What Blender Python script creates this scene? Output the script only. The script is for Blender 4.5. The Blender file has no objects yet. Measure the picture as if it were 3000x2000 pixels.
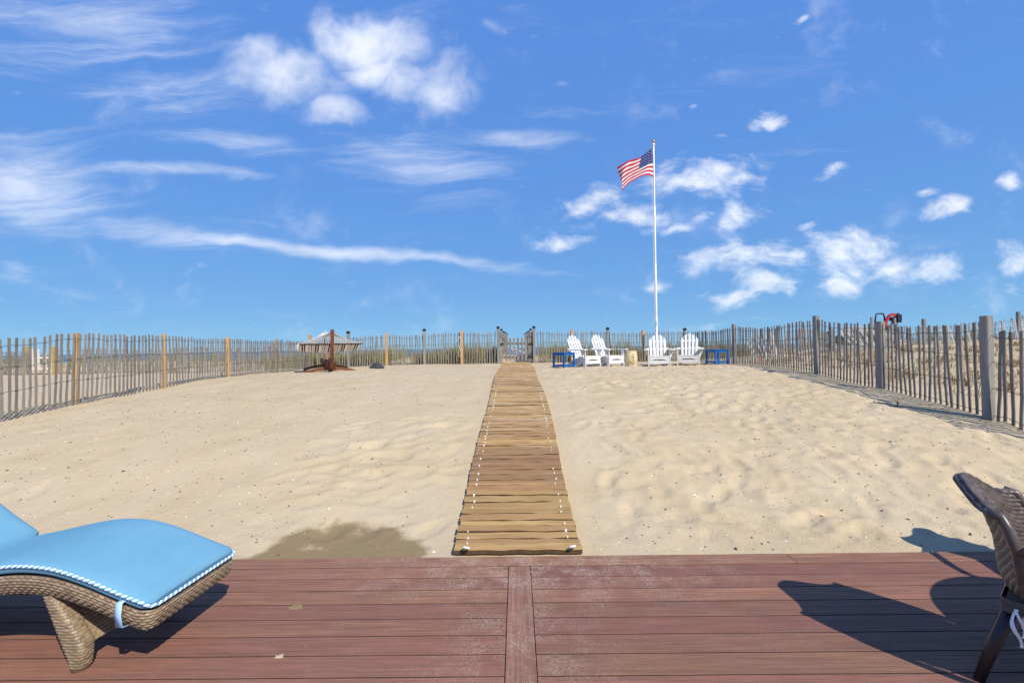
import bpy, math, random
import numpy as np
from mathutils import Vector, Matrix, Euler
random.seed(7); np.random.seed(7)
R = math.radians
scene = bpy.context.scene
COL = scene.collection

# ---------------------------------------------------------------- camera
EYE = Vector((0.0, 0.0, 1.455))
CAM_ROT = Matrix.Rotation(R(0.52), 3, 'Z') @ Matrix.Rotation(R(90.77), 3, 'X') @ Matrix.Rotation(R(-0.85), 3, 'Z')
cam_data = bpy.data.cameras.new('camera'); cam_data.lens = 16.0; cam_data.sensor_width = 36.0
cam_data.clip_start = 0.05; cam_data.clip_end = 20000.0
cam = bpy.data.objects.new('camera', cam_data); COL.objects.link(cam)
cam.matrix_world = Matrix.Translation(EYE) @ CAM_ROT.to_4x4()
scene.camera = cam
FPX = 3000 * 16.0 / 36.0
def ray(x, y):                      # photo pixel (3000 x 2000) -> world direction
    return (CAM_ROT @ Vector(((x - 1500) / FPX, -(y - 1000) / FPX, -1.0))).normalized()
def atY(x, y, Y):                   # point of that ray at forward distance Y
    d = ray(x, y); return EYE + d * (Y / d.y)
def atX(x, y, X):
    d = ray(x, y); return EYE + d * (X / d.x)

# ---------------------------------------------------------------- light
SUN_EL = R(46.0)
SHD = Vector((-0.62, 0.785, 0)).normalized()       # the way shadows fall
SUN_DIR = Vector((-SHD.x * math.cos(SUN_EL), -SHD.y * math.cos(SUN_EL), math.sin(SUN_EL)))  # towards the sun
sd = bpy.data.lights.new('sun', 'SUN'); sd.energy = 4.0; sd.angle = R(0.53); sd.color = (1.0, 0.94, 0.84)
sun = bpy.data.objects.new('sun', sd); COL.objects.link(sun)
sun.rotation_euler = SUN_DIR.to_track_quat('Z', 'Y').to_euler(); sun.location = (12, -14, 20)

scene.view_settings.view_transform = 'Standard'
scene.view_settings.look = 'None'
scene.view_settings.exposure = 0.52
scene.view_settings.gamma = 1.0
scene.view_settings.use_curve_mapping = False
scene.cycles.max_bounces = 6; scene.cycles.diffuse_bounces = 3; scene.cycles.glossy_bounces = 3

SKY_K, SKY_L, SKY_G, SKY_E, SKY_S, SKY_T = 0.85, 0.12, 1.62, 0.92, 4.6, (1.04, 1.065, .98)
class NT:                            # tiny node helper
    def __init__(s, tree): s.t = tree; s.n = tree.nodes; s.l = tree.links
    def new(s, kind, **kw):
        nd = s.n.new(kind)
        for k, v in kw.items():
            if k.startswith('i_'):
                key = k[2:]; key = int(key) if key.isdigit() else key.replace('_', ' ')
                s.put(nd.inputs[key], v)
            else: setattr(nd, k, v)
        return nd
    def put(s, inp, v):
        if isinstance(v, bpy.types.NodeSocket): s.l.new(v, inp)
        else: inp.default_value = v
    def math(s, op, a, b=None, c=None, clamp=False):
        nd = s.n.new('ShaderNodeMath'); nd.operation = op; nd.use_clamp = clamp
        for i, v in enumerate((a, b, c)):
            if v is not None: s.put(nd.inputs[i], v)
        return nd.outputs[0]
    def vmath(s, op, a, b=None):
        nd = s.n.new('ShaderNodeVectorMath'); nd.operation = op
        s.put(nd.inputs[0], a)
        if b is not None: s.put(nd.inputs[3 if op == 'SCALE' else 1], b)
        return nd.outputs['Value' if op in ('LENGTH', 'DOT_PRODUCT') else 'Vector']
    def mix(s, fac, a, b, blend='MIX'):
        nd = s.n.new('ShaderNodeMix'); nd.data_type = 'RGBA'; nd.blend_type = blend
        s.put(nd.inputs[0], fac); s.put(nd.inputs[6], a); s.put(nd.inputs[7], b)
        return nd.outputs[2]
    def remap(s, v, a, b, c=0.0, d=1.0, smooth=False):
        nd = s.n.new('ShaderNodeMapRange'); nd.interpolation_type = 'SMOOTHSTEP' if smooth else 'LINEAR'
        for i, q in enumerate((v, a, b, c, d)): s.put(nd.inputs[i], q)
        return nd.outputs[0]
    def noise(s, vec, scale, detail=4, rough=0.55, dist=0.0):
        nd = s.n.new('ShaderNodeTexNoise'); s.put(nd.inputs['Vector'], vec)
        nd.inputs['Scale'].default_value = scale; nd.inputs['Detail'].default_value = detail
        nd.inputs['Roughness'].default_value = rough; nd.inputs['Distortion'].default_value = dist
        return nd
    def mapping(s, vec, loc=(0,0,0), rot=(0,0,0), scale=(1,1,1), kind='POINT'):
        nd = s.n.new('ShaderNodeMapping'); nd.vector_type = kind
        s.put(nd.inputs[0], vec); nd.inputs[1].default_value = loc; nd.inputs[2].default_value = rot; nd.inputs[3].default_value = scale
        return nd.outputs[0]

world = bpy.data.worlds.new('World'); scene.world = world; world.use_nodes = True
world.cycles.sampling_method = 'MANUAL'; world.cycles.sample_map_resolution = 256
W = NT(world.node_tree); W.n.clear()
SKY = W.new('ShaderNodeTexSky'); SKY.sky_type = 'NISHITA'; SKY.sun_disc = False
SKY.sun_elevation = SUN_EL; SKY.sun_rotation = math.atan2(SUN_DIR.x, SUN_DIR.y)
SKY.altitude = 0.0; SKY.air_density = 1.0; SKY.dust_density = 0.0; SKY.ozone_density = 3.0
gd = W.new('ShaderNodeTexCoord').outputs['Generated']
sx = W.new('ShaderNodeSeparateXYZ', i_0=gd)
# clear, dust-free air: the look-up stays above the murky band at the horizon, then colours are deepened and evened out
lift = W.math('ADD', W.math('MULTIPLY', W.math('MAXIMUM', sx.outputs[2], 0.0), SKY_K), SKY_L)
W.l.new(W.vmath('NORMALIZE', W.new('ShaderNodeCombineXYZ', i_0=sx.outputs[0], i_1=sx.outputs[1], i_2=lift).outputs[0]), SKY.inputs[0])
deep = W.new('ShaderNodeGamma', i_0=SKY.outputs[0], i_1=SKY_G).outputs[0]
bl = W.new('ShaderNodeSeparateColor', i_0=deep).outputs[2]
even = W.math('MULTIPLY', W.math('POWER', bl, -SKY_E), SKY_S)
skycol = W.vmath('MULTIPLY', W.vmath('SCALE', deep, even), SKY_T)
yy = W.math('MAXIMUM', sx.outputs[1], 0.08)
front = W.new('ShaderNodeCombineXYZ', i_0=W.math('DIVIDE', sx.outputs[0], yy), i_1=W.math('DIVIDE', sx.outputs[2], yy)).outputs[0]
def cloudpos(x, y):
    d = ray(x, y); return (d.x / d.y, d.z / d.y)
def blobs(lst, vec, gr=1.0):
    tot = None
    for (x, y, rx, ry, rot, w) in lst:
        a, b = cloudpos(x * 1.2755, y * 1.2755)
        m = W.mapping(vec, (a, b, 0), (0, 0, R(rot)), (rx * 1.2755 * gr / FPX, ry * 1.2755 * gr / FPX, 1), 'TEXTURE')
        v = W.remap(W.vmath('LENGTH', m), 0.0, 1.0, w, 0.0, True)
        tot = v if tot is None else W.math('MAXIMUM', tot, v)
    return tot
warp = W.noise(front, 3.2, 4, 0.55)
wv = W.vmath('SCALE', W.vmath('SUBTRACT', warp.outputs['Color'], (0.5, 0.5, 0.5)), 0.16)
fw = W.vmath('ADD', front, wv)
CUM = [(840, 85, 170, 105, -5, 1.0), (905, 95, 110, 80, 0, 1.0), (780, 60, 90, 70, 0, .8), (640, 165, 185, 110, -5, .95), (590, 120, 90, 60, 0, .8), (1010, 205, 105, 85, 0, .9), (930, 185, 100, 60, 0, .7),
       (740, 265, 110, 62, 0, .8), (860, 150, 120, 60, 0, .75), (1130, 75, 50, 26, 10, .6)]
CU2 = [(1620, 415, 175, 62, 6, 1.0), (1530, 405, 90, 50, 0, .8), (1345, 472, 110, 42, 22, .95), (1480, 500, 150, 42, -6, .9), (1285, 562, 85, 26, 10, .9), (1330, 523, 60, 20, 0, .7),
       (1690, 500, 95, 42, 14, .9), (1605, 505, 60, 18, 14, .7), (1780, 272, 58, 32, 14, 1.0), (1740, 285, 40, 26, 0, .9), (1720, 597, 220, 52, 4, 1.0), (1690, 590, 120, 45, 0, .9),
       (1950, 580, 190, 85, -10, .95), (2080, 605, 190, 42, -8, .95), (1770, 645, 130, 50, 4, .85), (1920, 660, 110, 32, 6, .9), (1690, 685, 90, 42, 0, .85),
       (2175, 475, 80, 34, 12, .95), (1915, 388, 60, 20, 16, .85), (2325, 420, 50, 30, 12, .9), (2345, 590, 95, 50, 10, .9), (1855, 518, 50, 14, 12, .8), (2130, 450, 50, 18, 8, .8),
       (1660, 312, 30, 10, 0, .7), (1580, 248, 24, 12, 30, .7), (1840, 36, 28, 14, 35, .7), (1295, 190, 30, 14, 0, .5), (1500, 650, 60, 30, 0, .65), (1560, 530, 60, 16, 0, .7), (1430, 690, 60, 16, 5, .3), (2290, 660, 120, 40, 12, .4), (1600, 752, 120, 22, 3, .45)]
cum_n = W.noise(W.mapping(fw, scale=(1, 1.2, 1)), 5.0, 9, 0.60).outputs[0]
cum2_n = W.noise(W.mapping(fw, scale=(1, 1.9, 1)), 12.0, 8, 0.60).outputs[0]
d1 = W.math('ADD', blobs(CUM, fw, 1.25), W.math('MULTIPLY', W.math('SUBTRACT', cum_n, 0.5), 2.3))
d1 = W.remap(d1, 0.08, 1.30, 0.0, 0.80, True)
fw2 = W.vmath('ADD', front, W.vmath('SCALE', wv, 0.45))
d2 = W.math('ADD', blobs(CU2, fw2, 1.38), W.math('MULTIPLY', W.math('SUBTRACT', cum2_n, 0.5), 2.3))
d2 = W.remap(d2, 0.28, 1.35, 0.0, 0.80, True)
# thin high cloud: long wind-drawn fibres in patches
CIR = [(60, 430, 270, 150, -14, 1.0), (20, 395, 160, 90, 0, .8), (170, 60, 420, 130, 0, .75), (0, 20, 200, 90, 0, .6), (420, 190, 330, 110, 0, .55), (420, 395, 330, 26, -4, .8), (560, 340, 220, 34, -8, .65), (760, 572, 620, 19, -6.5, 1.0), (1050, 600, 330, 17, -5.5, .8), (330, 530, 260, 40, -10, .75),
       (960, 390, 290, 90, -4, .65), (1230, 318, 200, 30, -4, .75), (1330, 350, 160, 60, -18, .5), (40, 625, 70, 40, 10, .5)]
cv = W.vmath('ADD', front, W.vmath('SCALE', wv, 0.55))
cn = W.noise(W.mapping(cv, rot=(0, 0, R(6)), scale=(1.0, 6.0, 1)), 2.2, 8, 0.66, 0.5).outputs[0]
d3 = W.math('ADD', blobs(CIR, W.vmath('ADD', front, W.vmath('SCALE', wv, 0.6)), 1.3), W.math('MULTIPLY', W.math('SUBTRACT', cn, 0.5), 2.4))
d3 = W.remap(d3, 0.10, 1.45, 0.0, 0.60, True)
# the rest of the sky: the same light scattered clouds all round
zz = W.math('ADD', W.math('MAXIMUM', sx.outputs[2], 0.0), 0.16)
dome = W.new('ShaderNodeCombineXYZ', i_0=W.math('DIVIDE', sx.outputs[0], zz), i_1=W.math('DIVIDE', sx.outputs[1], zz)).outputs[0]
gn = W.noise(dome, 1.1, 6, 0.56).outputs[0]
d4 = W.math('MULTIPLY', W.remap(gn, 0.58, 0.74, 0.0, 0.7, True), W.remap(sx.outputs[1], 0.45, 0.1, 0.0, 1.0, True))
dens = W.math('MAXIMUM', W.math('MAXIMUM', d1, d2), W.math('MAXIMUM', d3, d4))
dens = W.math('MULTIPLY', dens, W.remap(sx.outputs[2], 0.0, 0.05, 0.0, 1.0, True))
CLOUD_RAD = 8.8
shade = W.remap(W.noise(fw, 5.0, 5, 0.5).outputs[0], 0.3, 0.7, 0.84, 1.0)
ccol = W.mix(1.0, (CLOUD_RAD * .955, CLOUD_RAD * .975, CLOUD_RAD * 1.02, 1), W.new('ShaderNodeCombineColor', i_0=shade, i_1=shade, i_2=shade).outputs[0], 'MULTIPLY')
fin = W.mix(dens, skycol, ccol)
bg = W.new('ShaderNodeBackground', i_Color=fin, i_Strength=0.1)
wo = W.new('ShaderNodeOutputWorld'); W.l.new(bg.outputs[0], wo.inputs[0])

# ---------------------------------------------------------------- materials
def material(name, c1, c2=None, scale=8.0, stretch=(1, 1, 1), rough=0.75, bump=0.0, bscale=60.0, rnd=0.0, hue=0.0, metal=0.0, lo=0.35, hi=0.65, spec=0.35, detail=5, extra=None, bstretch=None, dist=0.0):
    m = bpy.data.materials.new(name); m.use_nodes = True
    N = NT(m.node_tree); bs = N.n['Principled BSDF']
    bs.inputs['Roughness'].default_value = rough; bs.inputs['Metallic'].default_value = metal
    bs.inputs['Specular IOR Level'].default_value = spec
    tc = N.new('ShaderNodeTexCoord').outputs['Object']
    oi = N.new('ShaderNodeObjectInfo')
    off = N.vmath('SCALE', N.new('ShaderNodeCombineXYZ', i_0=oi.outputs['Random'], i_1=oi.outputs['Random'], i_2=oi.outputs['Random']).outputs[0], 37.0)
    vec = N.vmath('ADD', tc, off)
    col = None
    if c2 is not None:
        f = N.remap(N.noise(N.mapping(vec, scale=stretch), scale, detail, 0.6, dist).outputs[0], lo, hi)
        col = N.mix(f, (*c1, 1), (*c2, 1))
    if rnd > 0 or hue > 0:
        if col is None: col = N.mix(0.0, (*c1, 1), (*c1, 1))
        h2 = N.new('ShaderNodeHueSaturation', i_Color=col)
        N.put(h2.inputs['Value'], N.remap(oi.outputs['Random'], 0, 1, 1 - rnd, 1 + rnd))
        if hue: N.put(h2.inputs['Hue'], N.remap(N.math('FRACT', N.math('MULTIPLY', oi.outputs['Random'], 7.31)), 0, 1, 0.5 - hue, 0.5 + hue))
        col = h2.outputs[0]
    if extra: col = extra(N, col, vec, bs, tc)
    if col is None: bs.inputs['Base Color'].default_value = (*c1, 1)
    else: N.l.new(col, bs.inputs['Base Color'])
    if bump > 0:
        b = N.new('ShaderNodeBump', i_Strength=min(1.0, bump * 100), i_Distance=bump)
        N.l.new(N.noise(N.mapping(vec, scale=bstretch or stretch), bscale, 4, 0.6).outputs[0], b.inputs['Height'])
        if bs.inputs['Normal'].is_linked is False: N.l.new(b.outputs[0], bs.inputs['Normal'])
    return m

# ---------------------------------------------------------------- mesh helpers
class MB:
    def __init__(s): s.v = []; s.f = []; s.m = []
    def add(s, verts, faces, mat=0):
        o = len(s.v); s.v += [tuple(p) for p in verts]
        for f in faces: s.f.append(tuple(i + o for i in f)); s.m.append(mat)
        return s
    def box(s, c, d, rot=None, mat=0):
        hx, hy, hz = d[0] / 2, d[1] / 2, d[2] / 2
        vs = [Vector((x * hx, y * hy, z * hz)) for z in (-1, 1) for y in (-1, 1) for x in (-1, 1)]
        if rot is not None: vs = [rot @ p for p in vs]
        c = Vector(c)
        return s.add([p + c for p in vs], [(0,2,3,1),(4,5,7,6),(0,1,5,4),(2,6,7,3),(0,4,6,2),(1,3,7,5)], mat)
    def prism(s, poly, a, b, mat=0):   # poly: list of points for side a; each shifted by vector b-a
        n = len(poly); sh = Vector(b) - Vector(a)
        vs = [Vector(p) for p in poly] + [Vector(p) + sh for p in poly]
        fs = [tuple(reversed(range(n))), tuple(range(n, 2 * n))] + [(i, (i + 1) % n, n + (i + 1) % n, n + i) for i in range(n)]
        return s.add(vs, fs, mat)
    def bar(s, p, q, w, h, up=(0, 0, 1), mat=0):      # rectangular bar from p to q
        p = Vector(p); q = Vector(q); d = (q - p).normalized(); u = Vector(up)
        x = d.cross(u)
        if x.length < 1e-4: x = d.cross(Vector((1, 0, 0)))
        x.normalize(); z = x.cross(d).normalized()
        P = [x * w / 2 * a + z * h / 2 * b for a, b in ((-1, -1), (1, -1), (1, 1), (-1, 1))]
        vs = [p + k for k in P] + [q + k for k in P]
        return s.add(vs, [(3,2,1,0),(4,5,6,7),(0,1,5,4),(1,2,6,5),(2,3,7,6),(3,0,4,7)], mat)
    def tube(s, pts, r, n=8, mat=0, cap=True, closed=False):
        pts = [Vector(p) for p in pts]; L = len(pts)
        rr = r if isinstance(r, (list, tuple)) else [r] * L
        prev = None; vs = []
        for i, p in enumerate(pts):
            if closed: t = pts[(i + 1) % L] - pts[i - 1]
            else: t = pts[min(i + 1, L - 1)] - pts[max(i - 1, 0)]
            t.normalize()
            if prev is None:
                a = Vector((0, 0, 1)) if abs(t.z) < 0.9 else Vector((1, 0, 0)); u = t.cross(a).normalized()
            else:
                u = prev - t * prev.dot(t); u = u.normalized() if u.length > 1e-6 else prev
            prev = u; w = t.cross(u)
            for k in range(n):
                an = 2 * math.pi * k / n; vs.append(p + (u * math.cos(an) + w * math.sin(an)) * rr[i])
        fs = []
        for i in range(L if closed else L - 1):
            j = (i + 1) % L
            for k in range(n): fs.append((i*n+k, i*n+(k+1)%n, j*n+(k+1)%n, j*n+k))
        if cap and not closed: fs.append(tuple(reversed(range(n)))); fs.append(tuple(range((L-1)*n, L*n)))
        return s.add(vs, fs, mat)
    def beam(s, pts, w, h, side, mat=0):   # rectangular beam swept along pts; side = direction of width
        pts = [Vector(p) for p in pts]; sd = Vector(side).normalized(); vs = []
        for i, p in enumerate(pts):
            t = (pts[min(i + 1, len(pts) - 1)] - pts[max(i - 1, 0)]).normalized(); nrm = sd.cross(t).normalized()
            for a, b in ((-1, -1), (1, -1), (1, 1), (-1, 1)): vs.append(p + sd * w / 2 * a + nrm * h / 2 * b)
        fs = [(3, 2, 1, 0), tuple(len(vs) - 4 + k for k in range(4))]
        for i in range(len(pts) - 1):
            for k in range(4): fs.append((i*4+k, i*4+(k+1)%4, i*4+4+(k+1)%4, i*4+4+k))
        return s.add(vs, fs, mat)
    def lathe(s, prof, n=24, c=(0, 0, 0), mat=0):
        c = Vector(c); vs = []
        for r, z in prof:
            for k in range(n): an = 2 * math.pi * k / n; vs.append(c + Vector((r * math.cos(an), r * math.sin(an), z)))
        fs = [(i*n+k, i*n+(k+1)%n, (i+1)*n+(k+1)%n, (i+1)*n+k) for i in range(len(prof)-1) for k in range(n)]
        fs.append(tuple(reversed(range(n)))); fs.append(tuple(range((len(prof)-1)*n, len(prof)*n)))
        return s.add(vs, fs, mat)
    def grid(s, P, mat=0, close_u=False):  # P: 2-D list of points
        a = len(P); b = len(P[0]); vs = [p for row in P for p in row]
        fs = [(i*b+j, i*b+j+1, ((i+1)%a)*b+j+1, ((i+1)%a)*b+j) for i in range(a if close_u else a-1) for j in range(b-1)]
        return s.add(vs, fs, mat)
    def mesh(s, name, mats=(), smooth=False):
        me = bpy.data.meshes.new(name); me.from_pydata([tuple(p) for p in s.v], [], s.f)
        for m in (mats if isinstance(mats, (list, tuple)) else [mats]): me.materials.append(m)
        if any(s.m): me.polygons.foreach_set('material_index', s.m)
        if smooth: me.polygons.foreach_set('use_smooth', [True] * len(me.polygons))
        me.update()
        if smooth and smooth != 'all' and smooth is not True: me.set_sharp_from_angle(angle=R(smooth))
        return me
    def build(s, name, mats, parent=None, smooth=False, loc=None):
        return link(name, s.mesh(name, mats, smooth), parent, loc)
def link(name, data, parent=None, loc=None):
    o = bpy.data.objects.new(name, data); COL.objects.link(o)
    if parent is not None: o.parent = parent
    if loc is not None: o.location = loc
    return o
def tag(o, label=None, cat=None, group=None, kind=None):
    if label: o['label'] = label
    if cat: o['category'] = cat
    if group: o['group'] = group
    if kind: o['kind'] = kind
    return o
def thing(name, label, cat, loc=(0, 0, 0), rz=0.0, group=None, kind=None):
    o = link(name, None); o.location = loc; o.rotation_euler = (0, 0, rz); o.empty_display_size = 0.2
    return tag(o, label, cat, group, kind)
def copy_tree(o, parent=None):
    c = o.copy(); COL.objects.link(c); c.parent = parent
    for ch in list(o.children): copy_tree(ch, c)
    return c
# ---------------------------------------------------------------- terrain
def vnoise(x, y, seed):
    rs = np.random.RandomState(seed); T = rs.rand(256, 256)
    xi = np.floor(x).astype(int); yi = np.floor(y).astype(int); fx = x - xi; fy = y - yi
    fx = fx * fx * fx * (fx * (fx * 6 - 15) + 10); fy = fy * fy * fy * (fy * (fy * 6 - 15) + 10)
    g = lambda a, b: T[a % 256, b % 256]
    return (g(xi, yi) * (1 - fx) + g(xi + 1, yi) * fx) * (1 - fy) + (g(xi, yi + 1) * (1 - fx) + g(xi + 1, yi + 1) * fx) * fy - 0.5
def sstep(a, b, v):
    t = np.clip((v - a) / (b - a), 0, 1); return t * t * (3 - 2 * t)
PY = np.array([-60, 2.6, 3.05, 3.2, 3.5, 3.88, 4.29, 4.6, 5.09, 5.52, 6.35, 6.97, 7.66, 9.29, 10.17, 11.67, 13.2, 15.2, 16.7, 20, 24, 27, 35, 50, 70, 90, 140])
PZ = np.array([-.40, -.35, -.06, -.03, -.005, .045, .12, .185, .285, .37, .475, .545, .63, .745, .825, .875, .882, .885, .88, .95, 1.08, .95, .2, -2.0, -4.2, -5.6, -9])
PZR = np.array([-.40, -.35, -.06, -.03, -.005, .045, .12, .185, .285, .37, .475, .545, .63, .745, .825, .875, .882, .885, .88, .885, .88, .82, .5, -2.0, -4.2, -5.6, -9])
_yf = np.linspace(-60, 140, 8001)
def _smooth(z):
    k = np.exp(-0.5 * (np.arange(-24, 25) / 8.0) ** 2); k /= k.sum()
    q = np.convolve(np.pad(z, 24, mode='edge'), k, 'valid')
    w = sstep(3.2, 3.6, _yf); return z * (1 - w) + q * w
_pz = _smooth(np.interp(_yf, PY, PZ)); _pr = _smooth(np.interp(_yf, PY, PZR))
def base_ground(x, y):
    x = np.asarray(x, float); y = np.asarray(y, float)
    z = np.interp(y, _yf, _pz); zr = np.interp(y, _yf, _pr)
    wr = sstep(6.5, 9.5, x); z = z * (1 - wr) + zr * wr
    add = np.clip((x - 6.7) * 0.058, 0, 0.66) * sstep(4.0, 9.0, y) * (1 - 0.42 * sstep(17, 23, y)) * (1 - sstep(36, 60, y))
    z = z + add
    far = sstep(4.5, 9.0, y)
    z = z - far * (0.10 * sstep(-4.5, -7.6, x) + 0.20 * sstep(-8.0, -12.5, x) * (1 - sstep(19.5, 24, y)))
    return z
rs = np.random.RandomState(11)
FEET = []
for i in range(760):
    x = 0.65 + rs.rand() ** 0.8 * 5.6; y = 3.45 + rs.rand() ** 1.35 * 10.5
    if rs.rand() > 1.15 - 0.10 * abs(x - 2.2) - 0.02 * y: continue
    FEET.append((x, y, rs.uniform(0, math.pi), rs.uniform(.11, .26), rs.uniform(.07, .12), rs.uniform(.007, .021)))
for i in range(46):
    FEET.append((rs.uniform(-6.5, -.6), rs.uniform(4.0, 14), rs.uniform(0, math.pi), rs.uniform(.12, .24), rs.uniform(.08, .13), rs.uniform(.005, .013)))
for i in range(90):
    FEET.append((rs.uniform(-2.4, -.6), rs.uniform(3.5, 6.5), rs.uniform(-.5, .9), rs.uniform(.14, .30), rs.uniform(.08, .14), rs.uniform(.006, .015)))
def relief(x, y):
    yard = sstep(3.15, 3.6, y) * (1 - sstep(16.2, 17.4, y)) * sstep(-8.6, -7.6, x) * (1 - sstep(6.2, 7.2, x))
    path = sstep(0.46, 0.75, np.abs(x))
    n = .030 * vnoise(x * .9, y * .8, 1) + .022 * vnoise(x * 2.1, y * 1.9, 2) + .010 * vnoise(x * 5.3 + y * .8, y * 4.6, 3)
    rough = sstep(-.3, 1.2, x) * (1 - .75 * sstep(4.6, 6.4, x))
    n = n + rough * (.018 * vnoise(x * 4.1 + 1.2 * y, y * 3.6, 4) + .016 * vnoise(x * 8.3, y * 7.9, 5) - .022 * np.abs(vnoise(x * 2.6 + y * 1.6, y * 2.2 - x * .7, 15)))
    n = n + .005 * vnoise(x * 11.3, y * 10.1, 25) * (.45 + .55 * rough) + .004 * rough * vnoise(x * 15.7, y * 14.3, 26)
    # slanting wind streaks left of the path
    lf = sstep(.2, -1.0, x) * (1 - sstep(-3.2, -5.5, x)) * (1 - sstep(5, 8, y))
    n = n + lf * .012 * vnoise(x * 2.4 - y * 2.0, (x + y) * .9, 6)
    return n * (.25 + .75 * yard) * path, yard
gx = np.concatenate([-np.geomspace(9.5, 600, 46)[::-1], np.arange(-9.2, 8.61, 0.036), np.geomspace(8.75, 600, 60)])
gy = np.concatenate([np.linspace(-60, 2.4, 12), [2.8, 3.0], np.arange(3.1, 9.0, 0.030), np.arange(9.0, 13.0, 0.042), np.arange(13.0, 17.6, 0.08), np.linspace(17.8, 40, 75), np.linspace(41, 140, 40)])
GX, GY = np.meshgrid(gx, gy)
GZ = base_ground(GX, GY)
rl, yard = relief(GX, GY)
GZ = GZ + rl
far_n = sstep(8, 12, np.abs(GX + .5)) + sstep(17.5, 19, GY)
GZ = GZ + np.clip(far_n, 0, 1) * sstep(5, 8, GY) * (.10 * vnoise(GX * .35, GY * .35, 8) + .06 * vnoise(GX * 1.1, GY * 1.1, 9))
for (fx, fy, a, ra, rb, dp) in FEET:
    ix0, ix1 = np.searchsorted(gx, [fx - .55, fx + .55]); iy0, iy1 = np.searchsorted(gy, [fy - .55, fy + .55])
    sx_ = GX[iy0:iy1, ix0:ix1] - fx; sy_ = GY[iy0:iy1, ix0:ix1] - fy
    u = (sx_ * math.cos(a) + sy_ * math.sin(a)) / ra; v = (-sx_ * math.sin(a) + sy_ * math.cos(a)) / rb
    q = np.sqrt(u * u + v * v)
    bump = -dp * (1 - sstep(.55, 1.0, q)) + dp * .26 * np.exp(-((q - 1.22) / .26) ** 2) * (1 + .5 * u / (q + .1))
    keep = sstep(0.48, 0.66, np.abs(GX[iy0:iy1, ix0:ix1])) * sstep(3.25, 3.55, GY[iy0:iy1, ix0:ix1])
    GZ[iy0:iy1, ix0:ix1] += bump * keep
# the sand stays just under the boardwalk and below the deck
GZ = np.where(np.abs(GX) < 0.5, np.minimum(GZ, base_ground(GX, GY) + .004), GZ)
def ground(x, y):
    i = int(np.clip(np.searchsorted(gx, x) - 1, 0, len(gx) - 2)); j = int(np.clip(np.searchsorted(gy, y) - 1, 0, len(gy) - 2))
    fx = (x - gx[i]) / (gx[i+1] - gx[i]); fy = (y - gy[j]) / (gy[j+1] - gy[j])
    return float((GZ[j, i] * (1-fx) + GZ[j, i+1] * fx) * (1-fy) + (GZ[j+1, i] * (1-fx) + GZ[j+1, i+1] * fx) * fy)
def on_ground(px, py, ymin=2.0, ymax=40.0):       # where a pixel's ray meets the sand
    d = ray(px, py); t = ymin
    while t < ymax:
        p = EYE + d * (t / d.y)
        if p.z < ground(p.x, p.y): return p
        t += 0.02
    return EYE + d * (ymax / d.y)

def sand_extra(N, col, vec, bs, tc):
    # damp stain beside the deck, dry wind-blown tone drifts
    sp = N.new('ShaderNodeSeparateXYZ', i_0=tc)
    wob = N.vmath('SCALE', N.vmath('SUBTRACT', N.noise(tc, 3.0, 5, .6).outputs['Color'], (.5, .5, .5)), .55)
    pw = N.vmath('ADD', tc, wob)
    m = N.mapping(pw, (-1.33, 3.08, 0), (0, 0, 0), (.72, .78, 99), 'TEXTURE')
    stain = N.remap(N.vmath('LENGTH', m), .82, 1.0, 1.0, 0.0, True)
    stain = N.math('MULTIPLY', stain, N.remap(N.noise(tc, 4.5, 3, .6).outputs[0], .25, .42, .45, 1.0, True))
    drift = N.remap(N.noise(N.mapping(tc, rot=(0, 0, .6), scale=(1, .55, 1)), .9, 6, .6, .6).outputs[0], .42, .62)
    col = N.mix(N.math('MULTIPLY', drift, .55), col, (.475, .388, .268, 1))
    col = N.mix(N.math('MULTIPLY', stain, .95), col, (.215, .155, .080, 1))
    grit = N.remap(N.noise(tc, 95.0, 2, .6).outputs[0], .63, .70)
    col = N.mix(N.math('MULTIPLY', grit, .35), col, (.20, .15, .10, 1))
    b1 = N.new('ShaderNodeBump', i_Strength=.75, i_Distance=.016); N.l.new(N.noise(tc, 14.0, 7, .62).outputs[0], b1.inputs['Height'])
    b2 = N.new('ShaderNodeBump', i_Strength=.6, i_Distance=.005); N.l.new(N.noise(tc, 55.0, 5, .7).outputs[0], b2.inputs['Height'])
    N.l.new(b1.outputs[0], b2.inputs['Normal']); N.l.new(b2.outputs[0], bs.inputs['Normal'])
    return col
SAND = material('sand_mat', (.425, .332, .202), (.485, .385, .243), 1.6, rough=.95, spec=.15, lo=.3, hi=.7, extra=sand_extra)
me = bpy.data.meshes.new('sand')
nx, ny = len(gx), len(gy)
me.vertices.add(nx * ny); me.vertices.foreach_set('co', np.stack([GX.ravel(), GY.ravel(), GZ.ravel()], 1).ravel().astype(np.float32))
ii = (np.arange(ny - 1)[:, None] * nx + np.arange(nx - 1)[None, :]).ravel()
quads = np.stack([ii, ii + 1, ii + nx + 1, ii + nx], 1).ravel().astype(np.int32)
nq = len(ii)
me.loops.add(nq * 4); me.loops.foreach_set('vertex_index', quads)
me.polygons.add(nq); me.polygons.foreach_set('loop_start', np.arange(0, nq * 4, 4, dtype=np.int32))
me.polygons.foreach_set('use_smooth', [True] * nq)
me.update(calc_edges=True); me.validate(); me.materials.append(SAND)
tag(link('sand', me), 'pale beach sand rising from the deck to the dune', 'sand', kind='structure')

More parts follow.
